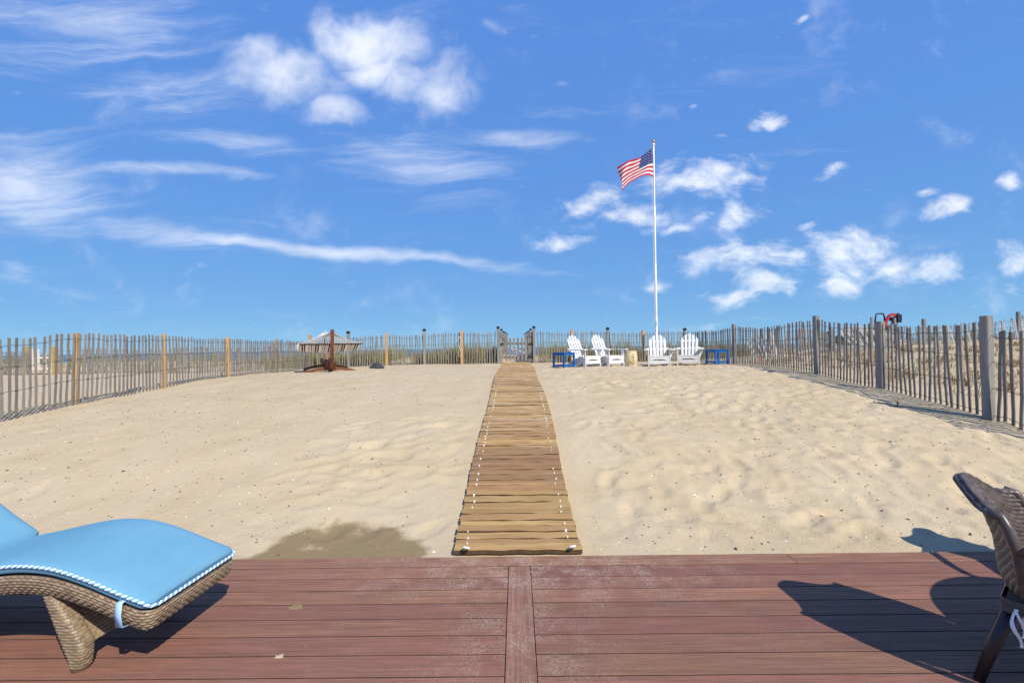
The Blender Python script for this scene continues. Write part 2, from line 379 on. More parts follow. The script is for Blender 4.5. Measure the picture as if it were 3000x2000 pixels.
def sea_extra(N, col, vec, bs, tc):
    b = N.new('ShaderNodeBump', i_Strength=.6, i_Distance=.25); N.l.new(N.noise(N.mapping(tc, scale=(.5, 1, 1)), .35, 6, .6).outputs[0], b.inputs['Height']); N.l.new(b.outputs[0], bs.inputs['Normal'])
    return col
SEA = material('sea_mat', (.012, .055, .095), (.02, .085, .13), .02, (.3, 1, 1), rough=.22, spec=.5, extra=sea_extra)
b = MB(); b.add([(-9000, 62, -4.3), (9000, 62, -4.3), (9000, 12000, -4.3), (-9000, 12000, -4.3)], [(0, 1, 2, 3)])
tag(b.build('sea', SEA), 'dark blue sea seen between the gate slats', 'sea', kind='structure')

# ---------------------------------------------------------------- deck
def deck_extra(axis):
    def f(N, col, vec, bs, tc):
        geo = N.new('ShaderNodeNewGeometry').outputs['Position']
        st = (0.7, 26, 26) if axis == 'x' else (26, 0.7, 26)
        s1 = N.remap(N.noise(N.mapping(vec, scale=st), 3.0, 6, .65).outputs[0], .38, .62)
        col = N.mix(N.math('MULTIPLY', s1, .72), col, (.140, .072, .052, 1))
        s2 = N.remap(N.noise(N.mapping(vec, scale=(st[0] * 3, st[1] * 3, 1)), 2.0, 5, .7).outputs[0], .35, .65, .80, 1.18)
        col = N.mix(1.0, col, N.new('ShaderNodeCombineColor', i_0=s2, i_1=s2, i_2=s2).outputs[0], 'MULTIPLY')
        # trodden-in sand: a netted dust around the path's end and the middle board
        mm = N.mapping(geo, (.12, 3.02, 0), (0, 0, 0), (1.55, .55, 9), 'TEXTURE'); near = N.remap(N.vmath('LENGTH', mm), .15, 1.0, 1.0, 0.0)
        m2 = N.mapping(geo, (0, 2.2, 0), (0, 0, 0), (.55, 1.3, 9), 'TEXTURE'); near2 = N.remap(N.vmath('LENGTH', m2), .1, 1.0, .55, 0.0)
        area = N.math('ADD', N.math('MAXIMUM', near, near2), .10)
        patch = N.remap(N.noise(geo, 5.5, 5, .65).outputs[0], .40, .66)
        net = N.noise(N.mapping(geo, scale=(.75, 1, 1)), 55.0, 6, .68, .9).outputs[0]
        net = N.remap(N.math('ABSOLUTE', N.math('SUBTRACT', net, .5)), .006, .034, 1.0, 0.0)
        k = N.math('MULTIPLY', N.math('MULTIPLY', area, patch), 1.5, clamp=True)
        k = N.math('MULTIPLY', N.math('MULTIPLY', k, N.remap(net, 0, 1, .0, .8)), 1.0, clamp=True)
        col = N.mix(k, col, (.50, .42, .32, 1))
        N.put(bs.inputs['Roughness'], N.remap(s1, 0, 1, .58, .75))
        b = N.new('ShaderNodeBump', i_Strength=.35, i_Distance=.0015); N.l.new(N.noise(N.mapping(vec, scale=st), 9.0, 4, .6).outputs[0], b.inputs['Height']); N.l.new(b.outputs[0], bs.inputs['Normal'])
        return col
    return f
DECKX = material('deck_board_mat', (.288, .134, .078), (.240, .112, .068), 1.2, (.5, 6, 6), rough=.5, rnd=.17, hue=.010, extra=deck_extra('x'), spec=.25)
DECKY = material('deck_board_cross_mat', (.270, .132, .082), (.230, .114, .072), 1.2, (6, .5, 6), rough=.5, rnd=.08, hue=.006, extra=deck_extra('y'), spec=.25)
DECKE = material('deck_gap_shade_mat', (.040, .020, .016), (.06, .032, .024), 20, rough=.9)  # shade of the gaps painted into the boards' side faces
WALKE = material('plank_gap_shade_mat', (.085, .045, .022), (.12, .07, .035), 20, rough=.9)  # likewise for the walk: seam shadow put into the plank sides' colour
DARK = material('dark_underside_mat', (.03, .024, .02), rough=.9)
deck = thing('deck', 'reddish brown composite board deck edged against the sand', 'deck', (0, 1.2, 0), kind='structure')
def board(x0, x1, y0, y1, axis, skew=0.0):
    ch = .0008; t = .024
    b = MB()
    if axis == 'x':
        prof = [(y0, -t), (y1, -t), (y1, -ch), (y1 - ch, 0), (y0 + ch, 0), (y0, -ch)]
        n = len(prof); vs = []
        for xe, sk in ((x0, skew), (x1, 0)):
            for (y, z) in prof: vs.append((xe + sk * (y - y0), y - 1.2, z))
    else:
        prof = [(x0, -t), (x0, -ch), (x0 + ch, 0), (x1 - ch, 0), (x1, -ch), (x1, -t)]
        n = len(prof); vs = []
        for ye in (y0, y1):
            for (x, z) in prof: vs.append((x, ye - 1.2, z))
    fs = [tuple(reversed(range(n))), tuple(range(n, 2 * n))] + [(i, (i + 1) % n, n + (i + 1) % n, n + i) for i in range(n)]
    b.add(vs, [tuple(reversed(f)) for f in fs] if axis == 'y' else [tuple(reversed(f)) for f in fs])
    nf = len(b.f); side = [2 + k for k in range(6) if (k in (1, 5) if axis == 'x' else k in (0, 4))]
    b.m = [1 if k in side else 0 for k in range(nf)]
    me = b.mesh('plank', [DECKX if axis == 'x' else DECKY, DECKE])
    import bmesh
    bm = bmesh.new(); bm.from_mesh(me); bmesh.ops.recalc_face_normals(bm, faces=bm.faces); bm.to_mesh(me); bm.free()
    return link('plank', me, deck)
EDGE = 3.195
PIT = 0.1452; WD = 0.1385
sk = 0.28
board(-6.2, 1.845, EDGE - WD, EDGE, 'x')
board(1.850, 6.2, EDGE - WD, EDGE, 'x')
board(-0.0700, 0.0700, -2.2, EDGE - PIT - .001, 'y')
r = 1
while EDGE - r * PIT > -2.1:
    y1 = EDGE - r * PIT; y0 = y1 - WD
    for xa, xb in ((-6.2, -0.0742), (0.0742, 6.2)):
        board(xa, xb, y0, y1, 'x')
    r += 1
bb = MB(); bb.box((0, .4 - 1.2, -.075), (12.3, 5.1, .10)); bb.build('joist_frame', DARK, deck)
b = MB()
for (px_, py_, s_) in ((865, 1778, .045), (818, 1923, .022), (632, 1690, .03)):
    p = EYE + ray(px_, py_) * (EYE.z / -ray(px_, py_).z)
    pts = [(0, 0, .006)]
    n = 14; rr = [s_ * random.uniform(.6, 1.15) for _ in range(n)]
    vs = [Vector((p.x, p.y, .005))] + [Vector((p.x + rr[k] * 1.15 * math.cos(k * 6.283 / n), p.y + rr[k] * .8 * math.sin(k * 6.283 / n), .0012)) for k in range(n)]
    b.add(vs, [(0, 1 + k, 1 + (k + 1) % n) for k in range(n)])
tag(b.build('sand_spill', SAND), 'small spills of pale sand lying on the deck boards', 'sand spill', kind='stuff')

# ---------------------------------------------------------------- boardwalk
def walk_extra(N, col, vec, bs, tc):
    geo = N.new('ShaderNodeNewGeometry').outputs['Position']
    g = N.remap(N.noise(N.mapping(vec, scale=(.35, 9, 4)), 6.0, 5, .62, .8).outputs[0], .36, .64)
    col = N.mix(N.math('MULTIPLY', g, .55), col, (.185, .098, .036, 1))
    # a damp-dark run of planks and sand dusted on others
    sp = N.new('ShaderNodeSeparateXYZ', i_0=geo)
    dk = N.math('MULTIPLY', N.remap(sp.outputs[1], 4.28, 4.40, 0, 1, True), N.remap(sp.outputs[1], 5.05, 5.25, 1, 0, True))
    col = N.mix(N.math('MULTIPLY', dk, .62), col, (.165, .085, .042, 1))
    far = N.remap(sp.outputs[1], 4.9, 6.2, .16, 1.0)
    du = N.remap(N.noise(N.mapping(geo, scale=(.8, 4.2, 1)), 3.2, 6, .66).outputs[0], .50, .64)
    col = N.mix(N.math('MULTIPLY', du, N.math('MULTIPLY', far, .8)), col, (.46, .36, .24, 1))
    b = N.new('ShaderNodeBump', i_Strength=.5, i_Distance=.002); N.l.new(g, b.inputs['Height']); N.l.new(b.outputs[0], bs.inputs['Normal'])
    return col
WALK = material('walk_plank_mat', (.455, .285, .112), (.370, .218, .082), 2.0, (.6, 4, 1), rough=.72, rnd=.22, hue=.010, extra=walk_extra)
BEAD = material('white_plastic_mat', (.80, .79, .75), rough=.4)
ROPEB = material('black_rope_mat', (.02, .02, .022), rough=.9)
walk = thing('boardwalk', 'wooden slat roll-out path climbing the sand from the deck to the gate', 'boardwalk', (0, 3.2, 0), kind='structure')
pm = []
for k in range(4):
    b = MB(); n = 8; t = .034; w = .0815
    st = np.random.RandomState(30 + k)
    P = []
    cu = st.uniform(-.004, .004, n + 1); wa = st.uniform(-.0025, .0025, (n + 1, 2))
    for i in range(n + 1):
        x = -.457 + .914 * i / n
        y0 = -w / 2 + wa[i, 0] + cu[i] * .5; y1 = w / 2 + wa[i, 1] + cu[i] * .5; z1 = cu[i] * .6
        P.append([(x, y0, z1 - t), (x, y0, z1 - .004), (x, y0 + .004, z1), (x, y1 - .004, z1), (x, y1, z1 - .004), (x, y1, z1 - t), (x, y0, z1 - t)])
    b.grid(P); m_ = len(P[0]); b.add([P[0][j] for j in range(6)], [(0, 1, 2, 3, 4, 5)]); b.add([P[-1][j] for j in range(6)], [(5, 4, 3, 2, 1, 0)])
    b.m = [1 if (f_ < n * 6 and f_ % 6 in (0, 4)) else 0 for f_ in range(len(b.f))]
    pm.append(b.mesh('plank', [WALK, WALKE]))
bead = MB(); bead.tube([(0, -.011, 0), (0, .011, 0)], .011, 10); bead_me = bead.mesh('bead', BEAD, 60)
ring = MB(); ring.tube([(.02 * math.cos(a), 0, .02 * math.sin(a)) for a in np.linspace(0, 2 * math.pi, 12, endpoint=False)], .008, 6, closed=True); ring_me = ring.mesh('rope_ring', BEAD, True)
y = EDGE + .056; i = 0; rw = np.random.RandomState(5)
lpts = {-1: [], 1: []}
while y < 16.45:
    wv_ = .80 + .26 * rw.rand() if rw.rand() < .85 else 1.25
    L = .083 * wv_ + rw.uniform(.006, .011)
    g0 = float(base_ground(0, y)); g1 = float(base_ground(0, y + L * .9))
    sl = math.atan2(g1 - g0, L * .9)
    y2 = y + L * math.cos(sl)
    ym = (y + y2) / 2; z = float(base_ground(0, ym)) + .044 + rw.uniform(-.004, .005)
    o = link('plank', pm[i % 4], walk); xo = rw.uniform(-.006, .006) + .018 * math.sin(ym * 1.1)
    o.location = (xo, ym - 3.2, z); o.rotation_euler = (sl + rw.uniform(-.06, .05), rw.uniform(-.008, .008), rw.uniform(-.011, .011)); o.scale = (1, wv_, 1)
    for s_ in (-1, 1):
        lpts[s_].append((s_ * .43 + xo, ym - 3.2, z - .025))
        if ym < 8.0 and rw.rand() < .6:
            c = link('bead', bead_me, walk); c.location = (s_ * (.375 + rw.uniform(-.006, .006)) + xo, y2 - 3.2, z + (y2 - ym) * math.sin(sl) + .004)
            sc = rw.uniform(.45, .85); c.scale = (sc, sc, sc); c.rotation_euler = (sl, 0, 0)
    y = y2; i += 1
for s_ in (-1, 1):
    MB().tube(lpts[s_], .009, 6).build('rope', ROPEB, walk)
    rg = link('rope_ring', ring_me, walk); rg.location = (s_ * .375, .035, .045); rg.rotation_euler = (R(60), 0, .3 * s_)
# ---------------------------------------------------------------- fences
def grain_extra(dark):
    def f(N, col, vec, bs, tc):
        g = N.remap(N.noise(N.mapping(vec, scale=(14, 14, .8)), 5.0, 5, .65).outputs[0], .35, .65)
        col = N.mix(N.math('MULTIPLY', g, .55), col, (*dark, 1))
        b = N.new('ShaderNodeBump', i_Strength=.5, i_Distance=.002); N.l.new(g, b.inputs['Height']); N.l.new(b.outputs[0], bs.inputs['Normal'])
        return col
    return f
GREYW = material('weathered_slat_mat', (.215, .192, .164), (.315, .288, .254), 3.0, (4, 4, .6), rough=.9, rnd=.24, hue=.012, extra=grain_extra((.115, .102, .090)), spec=.2)
PALEW = material('bleached_slat_mat', (.50, .48, .45), (.62, .60, .57), 3.0, (4, 4, .6), rough=.9, rnd=.12, extra=grain_extra((.33, .31, .28)), spec=.2)
POSTG = material('grey_post_mat', (.250, .238, .222), (.330, .315, .298), 2.5, (4, 4, .5), rough=.9, rnd=.08, extra=grain_extra((.13, .12, .11)), spec=.2)
POSTN = material('new_post_mat', (.50, .31, .135), (.58, .38, .185), 2.5, (4, 4, .5), rough=.8, rnd=.08, extra=grain_extra((.34, .17, .055)), spec=.25)
POSTY = material('yellow_post_mat', (.46, .33, .12), (.52, .38, .16), 2.5, (4, 4, .5), rough=.8, rnd=.06, extra=grain_extra((.32, .20, .06)), spec=.25)
WIRE = material('fence_wire_mat', (.075, .052, .042), (.12, .10, .09), 30, rough=.7, metal=.3)
BLACK = material('black_metal_mat', (.012, .012, .013), rough=.45)
CREAMP = material('cream_picket_mat', (.70, .60, .52), rough=.6)

def picket_mesh(k, mat, gothic=False):
    st = np.random.RandomState(50 + k); b = MB(); w = st.uniform(.034, .042); t = .012
    P = []; n = 6
    for i in range(n + 1):
        z = i / n; x = st.uniform(-.0045, .0045); yv = st.uniform(-.004, .004); ww = w * st.uniform(.92, 1.06) / 2
        P.append([(x - ww, yv - t / 2, z), (x + ww, yv - t / 2, z), (x + ww, yv + t / 2, z), (x - ww, yv + t / 2, z), (x - ww, yv - t / 2, z)])
    P[-1] = [(x_, y_, z_ + (.006 * (1 if x_ > 0 else -1)) * st.choice([-1, 0, 1])) for (x_, y_, z_) in P[-1]]
    b.grid(P); b.add(P[0][:4], [(3, 2, 1, 0)]); b.add(P[-1][:4], [(0, 1, 2, 3)])
    return b.mesh('picket', mat)
PK = [picket_mesh(k, GREYW) for k in range(6)]
PKW = [picket_mesh(k + 10, PALEW) for k in range(4)]
def post_mesh(w, mat, chamfer=.006):
    b = MB(); h = w / 2; c = chamfer
    ring = [(-h + c, -h), (h - c, -h), (h, -h + c), (h, h - c), (h - c, h), (-h + c, h), (-h, h - c), (-h, -h + c)]
    b.prism([(x, y, 0) for x, y in ring], (0, 0, 0), (0, 0, 1)); return b.mesh('post', mat)
P_NEW = post_mesh(.089, POSTN); P_GREY = post_mesh(.089, POSTG); P_BIG = post_mesh(.100, POSTG, .010); P_YEL = post_mesh(.095, POSTY)
cb = MB(); cb.box((0, 0, .015), (.098, .098, .05)); cb.box((0, 0, .047), (.128, .128, .018)); cb.add([(-.056, -.056, .056), (.056, -.056, .056), (.056, .056, .056), (-.056, .056, .056), (0, 0, .085)], [(0, 1, 4), (1, 2, 4), (2, 3, 4), (3, 0, 4)])
CAP = cb.mesh('post_cap', BLACK)

def add_post(par, x, y, ztop, me, cap=False, rz=0.0, lean=0.0, zbase=None):
    z0 = (ground(x, y) if zbase is None else zbase) - .12
    o = link('post', me, par); o.location = Vector((x, y, z0)) - par.location; o.scale = (1, 1, ztop - z0); o.rotation_euler = (0, lean, rz)
    if cap:
        c = link('post_cap', CAP, o); c.scale = (1, 1, 1 / (ztop - z0)); c.location = (0, 0, 1)
    return o
def fence(name, label, path, top, spacing=.095, jit=.03, wires=(.08, .36, .66, .92), meshes=None, group=None, lean=0.0, seed=1, bury=.03, skip=None, wire_back=0.0):
    """path: ground points (x, y); top(s, x, y): height of the picket tops"""
    rf = np.random.RandomState(seed); meshes = meshes or PK
    pts = [Vector((p[0], p[1], 0)) for p in path]
    seg = [(pts[i + 1] - pts[i]).length for i in range(len(pts) - 1)]; tot = sum(seg)
    par = thing(name, label, 'fence', (pts[0].x, pts[0].y, ground(pts[0].x, pts[0].y)), group=group)
    wp = {w: [] for w in wires}; s = spacing * .5
    while s < tot:
        a = s; k = 0
        while k < len(seg) - 1 and a > seg[k]: a -= seg[k]; k += 1
        d = (pts[k + 1] - pts[k]).normalized(); p = pts[k] + d * a
        if not (skip and skip(s, p)):
            nrm = Vector((-d.y, d.x, 0)); p = p + nrm * rf.uniform(-.004, .004)
            g = ground(p.x, p.y); zt = top(s, p.x, p.y) + rf.uniform(-.022, .022); z0 = g - bury
            h = zt - z0
            o = link('picket', meshes[rf.randint(len(meshes))], par)
            rot = Matrix((d, nrm, Vector((0, 0, 1)))).transposed() @ Matrix.Rotation(lean + rf.uniform(-jit, jit) + .035 * math.sin(s * 1.7 + seed), 3, 'Y') @ Matrix.Rotation(rf.uniform(-.009, .009), 3, 'X')
            o.rotation_euler = rot.to_euler(); o.scale = (1, 1, h); o.location = Vector((p.x, p.y, z0)) - par.location
            for w in wires:
                q = Vector((p.x, p.y, z0)) + rot @ Vector((0, 0, h * w))
                wp[w].append(q - nrm * (.010 if len(wp[w]) % 2 else -.006) - par.location + Vector((0, 0, .012 * math.sin(s * 2.3 + w * 9))))
        s += spacing * rf.uniform(.94, 1.06)
    for w in wires:
        if len(wp[w]) > 1: MB().tube(wp[w], .0042, 4).build('wire', WIRE, par)
    return par
def tab(ys, zs):
    return lambda s, x, y: float(np.interp(y, ys, zs))
XL = -7.7
fl = fence('snow_fence', 'grey slat snow fence with new wooden posts along the left side of the yard', [(XL, 5.3), (XL, 8.0), (-7.75, 12), (-7.45, 16.7)],
           tab([5.3, 6.9, 7.6, 8.04, 8.5, 10, 11, 12.3, 13.5, 14.9, 16.0, 17], [1.62, 1.70, 1.78, 1.815, 1.80, 1.83, 1.79, 1.81, 1.76, 1.80, 1.74, 1.78]), seed=3, jit=.014)
for px_, py_ in ((223, 975), (480, 978), (667, 987), (809, 994)):
    q = atX(px_, py_, XL - .055); o = add_post(fl, q.x, q.y, q.z, P_NEW, rz=.12); o.scale.x = .82; o.scale.y = .82
YB = 16.7
fbl = fence('snow_fence', 'grey slat snow fence across the back, between the hammock corner and the gate', [(-7.40, YB + .05), (-.74, YB)],
            lambda s, x, y: float(np.interp(x, [-7.4, -6.2, -4.7, -3.4, -2.6, -2.05, -.8], [1.86, 1.90, 1.96, 1.97, 2.01, 2.0, 2.04])) + .02 * math.sin(x * 2.1), seed=5, spacing=.094)
for px_, py_, me_, cp in ((908, 981, P_NEW, 0), (1020, 976, P_GREY, 1), (1132, 974, P_NEW, 0), (1243, 969, P_GREY, 1), (1352, 967, P_NEW, 0)):
    q = atY(px_, py_, YB - .06); add_post(fbl, q.x, q.y, q.z, me_, cp)
fbr = fence('snow_fence', 'grey slat snow fence across the back, behind the white armchairs', [(.76, YB), (6.15, 16.35)],
            lambda s, x, y: float(np.interp(x, [.7, 2.0, 3.5, 5, 6.2], [2.02, 2.0, 1.95, 1.935, 1.92])) + .02 * math.sin(x * 2.3 + 1), seed=6, spacing=.094)
for px_, py_, me_, cp, ln in ((1675, 965, P_NEW, 0, 0), (1780, 965, P_GREY, 1, 0), (1888, 966, P_NEW, 0, -.045), (2006, 967, P_GREY, 1, 0)):
    q = atY(px_, py_, YB - .16); add_post(fbr, q.x, q.y, q.z, me_, cp, lean=ln)
fr = fence('snow_fence', 'grey slat snow fence with thick weathered posts along the right side of the yard', [(6.25, 16.3), (6.5, 13.6), (6.45, 10), (6.35, 8), (6.2, 6.1), (6.15, 4.9)],
           tab([4.9, 5.9, 6.1, 6.5, 7.3, 8.1, 8.7, 9.3, 9.8, 10.7, 11.5, 12.2, 13.5, 14.5, 16.3], [1.48, 1.56, 1.68, 1.69, 1.685, 1.79, 1.81, 1.86, 1.945, 1.93, 1.87, 1.865, 1.985, 1.90, 1.90]), seed=8, jit=.05, lean=.0)
for px_, py_, X_ in ((2152, 949, 6.52), (2393, 925, 6.46), (2583, 941, 6.37), (2893, 925, 6.20)):
    q = atX(px_, py_, X_); add_post(fr, q.x - .02, q.y, q.z, P_BIG, rz=.1)

# neighbour's fence beyond the left fence, with its own little gate
YN = 18.8
fn = fence('snow_fence', 'low grey slat fence in the next yard, seen through the left fence', [(-26.5, YN - .2), (-13, YN), (-7.9, YN + .3)],
           lambda s, x, y: ground(x, y) + 1.02 + .05 * math.sin(x * 1.3), seed=12, jit=.07, spacing=.105, skip=lambda s, p: -20.2 < p.x < -18.7)
ng = thing('picket_gate', 'pale pointed picket gate between two yellow posts beyond the left fence', 'gate', tuple(atY(115, 1095, YN)) )
ng.location.z = ground(ng.location.x, YN)
for px_ in (76, 157):
    q = atY(px_, 1015, YN); add_post(ng, q.x, q.y, q.z, P_YEL)
q = atY(167, 1016, YN + .25); add_post(ng, q.x, q.y, q.z, P_NEW)
for k, px_ in enumerate((94, 112, 132, 151)):
    q = atY(px_, 1030, YN); z0 = ground(q.x, q.y); w = .045; h = q.z - z0
    prof = [(-w, 0), (w, 0), (w, h - .10), (w * .35, h - .075), (w * .75, h - .03), (0, h + .08), (-w * .75, h - .03), (-w * .35, h - .075), (-w, h - .10)]
    MB().prism([(x, 0, z) for x, z in prof], (0, 0, 0), (0, .02, 0)).build('picket', CREAMP, ng, loc=Vector((q.x, q.y, z0 + .05)) - ng.location)
for zz_ in (.25, .70):
    a = atY(80, 1030, YN + .03); c = atY(155, 1030, YN + .03)
    MB().bar(Vector((a.x, a.y, ground(a.x, a.y) + zz_)) - ng.location, Vector((c.x, c.y, ground(a.x, a.y) + zz_)) - ng.location, .03, .07).build('rail', CREAMP, ng)

# ---- gate and the walkway fences behind it
gate = thing('garden_gate', 'weathered grey picket gate with black strap hinges at the head of the boardwalk', 'gate', (0, YB, ground(0, YB)))
gz = ground(0, YB)
gw = [(-.53, .05), (-.40, .055), (-.265, .07), (-.135, .07), (-.005, .07), (.125, .07), (.255, .07), (.365, .085), (.455, .085)]
def gx_(px_): return atY(px_, 1030, YB).x
for px_, wpx, ty, by in ((1468, 8, 990, 1060), (1483, 6, 990, 1057), (1494, 6, 990, 1057), (1505.5, 6, 990, 1057), (1517, 6, 989, 1057), (1529, 6, 989, 1057), (1540.5, 6, 988, 1056), (1550, 6.5, 987, 1058), (1557, 6.5, 987, 1058)):
    t_ = atY(px_, ty, YB); bt = atY(px_, by, YB); w = wpx * YB / FPX
    b = MB(); h = w / 2; b.prism([(-h, 0, 0), (h, 0, 0), (h, 0, t_.z - bt.z - .015), (h * .6, 0, t_.z - bt.z), (-h * .6, 0, t_.z - bt.z), (-h, 0, t_.z - bt.z - .015)], (0, 0, 0), (0, .022, 0))
    b.build('slat', GREYW, gate, loc=Vector((t_.x, YB, bt.z)) - gate.location)
for py_ in (1006.5, 1046):
    a = atY(1464, py_, YB + .045); c = atY(1561, py_, YB + .045)
    MB().bar(a - gate.location, c - gate.location, .036, .085).build('rail', GREYW, gate)
for py_, s_ in ((1006, 1), (1044, 1)):
    c = atY(1562, py_, YB - .03); hg = MB()
    hg.box((0, 0, 0), (.035, .01, .17)); hg.prism([(-.01, -.004, -.028), (-.01, -.004, .028), (-.20, -.004, .010), (-.20, -.004, -.010)], (0, 0, 0), (0, -.008, 0))
    hg.build('hinge', BLACK, gate, loc=c - gate.location)
MB().bar(atY(1547, 1044, YB - .045) - gate.location, atY(1566, 1024, YB - .05) - gate.location, .02, .025).build('brace', BLACK, gate)
lt = MB(); a = atY(1461, 1007, YB - .06); lt.box(a - gate.location, (.055, .012, .07)); a = atY(1471, 1007, YB - .03); lt.box(a - gate.location, (.11, .012, .05)); lt.build('latch', BLACK, gate)
MB().box((0, .02, -.0), (1.0, .12, .05)).build('threshold', POSTN, gate)
WALKY = [16.66, 20.4, 24.2, 28.3, 33.5]
for s_, lb in ((-1, 'left'), (1, 'right')):
    wf = thing('walkway_fence', 'weathered board fence with black capped posts behind the gate, %s of the walkway' % lb, 'fence', (s_ * .64, YB, gz), group='walkway fences behind the gate')
    tops = [(1461, 962), (1472.5, 968), (1478.5, 974), (1483, 976), (1489, 980)] if s_ < 0 else [(1564, 961), (1556.5, 967), (1552.5, 973), (1549, 976), (1545, 979)]
    zt = []
    for (px_, py_), Y_ in zip(tops, WALKY):
        q = atY(px_, py_, Y_); zt.append(q.z); add_post(wf, s_ * .655, Y_, q.z, P_GREY, True)
    for k in range(4):
        n = 22; Y0, Y1 = WALKY[k] + .12, WALKY[k + 1] - .12
        for j in range(n):
            Y_ = Y0 + (Y1 - Y0) * (j + .5) / n; zb = ground(s_ * .65, Y_)
            o = link('picket', PK[(j * 5 + k) % 6], wf); o.rotation_euler = (0, 0, R(90)); h = np.interp(Y_, WALKY, zt) - .10 - zb
            o.scale = (2.9, 1.6, h); o.location = Vector((s_ * .65 + s_ * .02, Y_, zb)) - wf.location
        for f in (.3, .75):
            za = ground(s_ * .65, Y0) ; zc = ground(s_ * .65, Y1)
            MB().bar(Vector((s_ * .625, Y0, za + (zt[k] - za) * f)) - wf.location, Vector((s_ * .625, Y1, zc + (zt[k + 1] - zc) * f)) - wf.location, .035, .08).build('rail', GREYW, wf)
hr = thing('stair_handrail', 'bleached handrail sloping down to the beach beyond the gate', 'handrail', (0, 35, ground(0, 35)))
for s_ in (-1, 1):
    a = atY(1495 if s_ < 0 else 1509, 1020 if s_ < 0 else 1022, 34.5); c = atY(1515 if s_ < 0 else 1541, 1034 if s_ < 0 else 1036, 36.0)
    MB().bar(a - hr.location, c - hr.location, .09, .09).build('rail', PALEW, hr)
    for q in (a, c): MB().bar(Vector((q.x, q.y, ground(q.x, q.y) - .1)) - hr.location, q - hr.location, .09, .09, up=(1, 0, 0)).build('post', PALEW, hr)

# ---- broken fences on the dune to the right
YD = 15.6
def slat_at(par, top_px, bot_px, Y, me_list, k, dy=0.0):
    a = atY(*bot_px, Y); c = atY(*top_px, Y + dy); d = c - a
    o = link('picket', me_list[k % len(me_list)], par)
    z = d.normalized(); x = z.cross(Vector((0, 1, 0))).normalized() * -1; yv = z.cross(x)
    o.rotation_euler = Matrix((x, yv, z)).transposed().to_euler(); o.scale = (1.15, 1.3, d.length); o.location = a - par.location
rb = np.random.RandomState(21)
bf1 = thing('collapsed_fence', 'bleached slats leaning askew behind the right fence corner', 'fence', tuple(atY(2230, 1060, YD)))
bf1.location.z = ground(bf1.location.x, YD)
for k in range(12):
    x = 2190 + k * 6.6 + rb.uniform(-1.5, 1.5); ln = 22 + rb.uniform(-8, 12)
    slat_at(bf1, (x, 972 + rb.uniform(-3, 10) + max(0, 4 - k) * 5), (x + ln, 1052 + rb.uniform(-3, 4)), YD + rb.uniform(-.25, .25), PKW, k)
for wy in (.35, .75):
    MB().tube([atY(2192 + k * 6.6 + 22 * (1 - wy), 1052 - 78 * wy + (3 if k % 2 else -3), YD - .05) - bf1.location for k in range(12)], .003, 4).build('wire', WIRE, bf1)
bf2 = thing('collapsed_fence', 'bleached slats fanned over sideways on the dune below the red digger', 'fence', tuple(atY(2560, 1020, YD + .6)))
bf2.location.z = ground(bf2.location.x, YD + .6)
for k in range(34):
    x = 2455 + k * 6.0 + rb.uniform(-2, 2); ln = 34 + 14 * math.sin(k * .35) + rb.uniform(-6, 6)
    top_y = 950 + abs(k - 9) * 1.9 + rb.uniform(-4, 6)
    slat_at(bf2, (x, top_y), (x + ln, 1013 + rb.uniform(-3, 7) - .25 * k), YD + .6 + rb.uniform(-.35, .35), PKW if rb.rand() < .75 else PK, k)
bf3 = thing('fallen_fence', 'flattened grey slats lying in a heap on the dune crest', 'fence', tuple(atY(2390, 1025, YD)))
bf3.location.z = ground(bf3.location.x, YD)
for k in range(26):
    x = 2318 + k * 6.2; gp = atY(x, 1020, YD); z0 = ground(gp.x, YD)
    a = Vector((gp.x, YD + rb.uniform(-.4, .2), z0 + .02 + rb.uniform(0, .06))); an = rb.uniform(-.6, .4); L = rb.uniform(.8, 1.15)
    d = Vector((math.cos(an) * .85, math.sin(an), rb.uniform(.02, .22))).normalized()
    o = link('picket', (PK if k % 3 else PKW)[k % 4], bf3); zv = d; xv = zv.cross(Vector((0, 0, 1))).normalized(); yv = zv.cross(xv)
    o.rotation_euler = Matrix((xv, yv, zv)).transposed().to_euler(); o.scale = (1.1, 1.2, L); o.location = a - bf3.location
q = atY(2275, 964, YD + .2); add_post(bf1, q.x, q.y, q.z, P_BIG)
for px_, py_ in ((2553, 929), (2621, 931)):
    q = atY(px_, py_, YD); o = add_post(bf2, q.x, q.y, q.z, P_GREY); o.scale.x = .62; o.scale.y = .62
    
fo = fence('snow_fence', 'weathered slat fence standing on the dune crest at the far right', [tuple(atY(2290, 1000, 16.9))[:2], tuple(atY(2660, 1000, 17.4))[:2], tuple(atY(3000, 1000, 16.6))[:2], tuple(atY(3220, 1000, 15.6))[:2]],
           lambda s, x, y: float(np.interp(1512 + FPX * x / y, [2290, 2480, 2660, 2760, 2880, 3000, 3200], [1.96, 1.93, 2.0, 2.05, 2.12, 2.38, 2.42])) + .05 * math.sin(x * 3.1), seed=33, jit=.10, spacing=.115)
for px_, py_ in ((2706, 934), (2983, 913), (2436, 963)):
    q = atY(px_, py_, 17.0); add_post(fo, q.x, q.y, q.z, P_BIG)
fo2 = fence('snow_fence', 'bleached slat fence leaning in front of the dune crest fence at the far right', [tuple(atY(2740, 1000, 16.2))[:2], tuple(atY(3000, 1000, 15.6))[:2], tuple(atY(3200, 1000, 15))[:2]],
           lambda s, x, y: float(np.interp(1512 + FPX * x / y, [2740, 2880, 3000, 3200], [1.98, 1.98, 2.2, 2.3])) , seed=35, jit=.14, lean=-.12, spacing=.16, meshes=PKW)

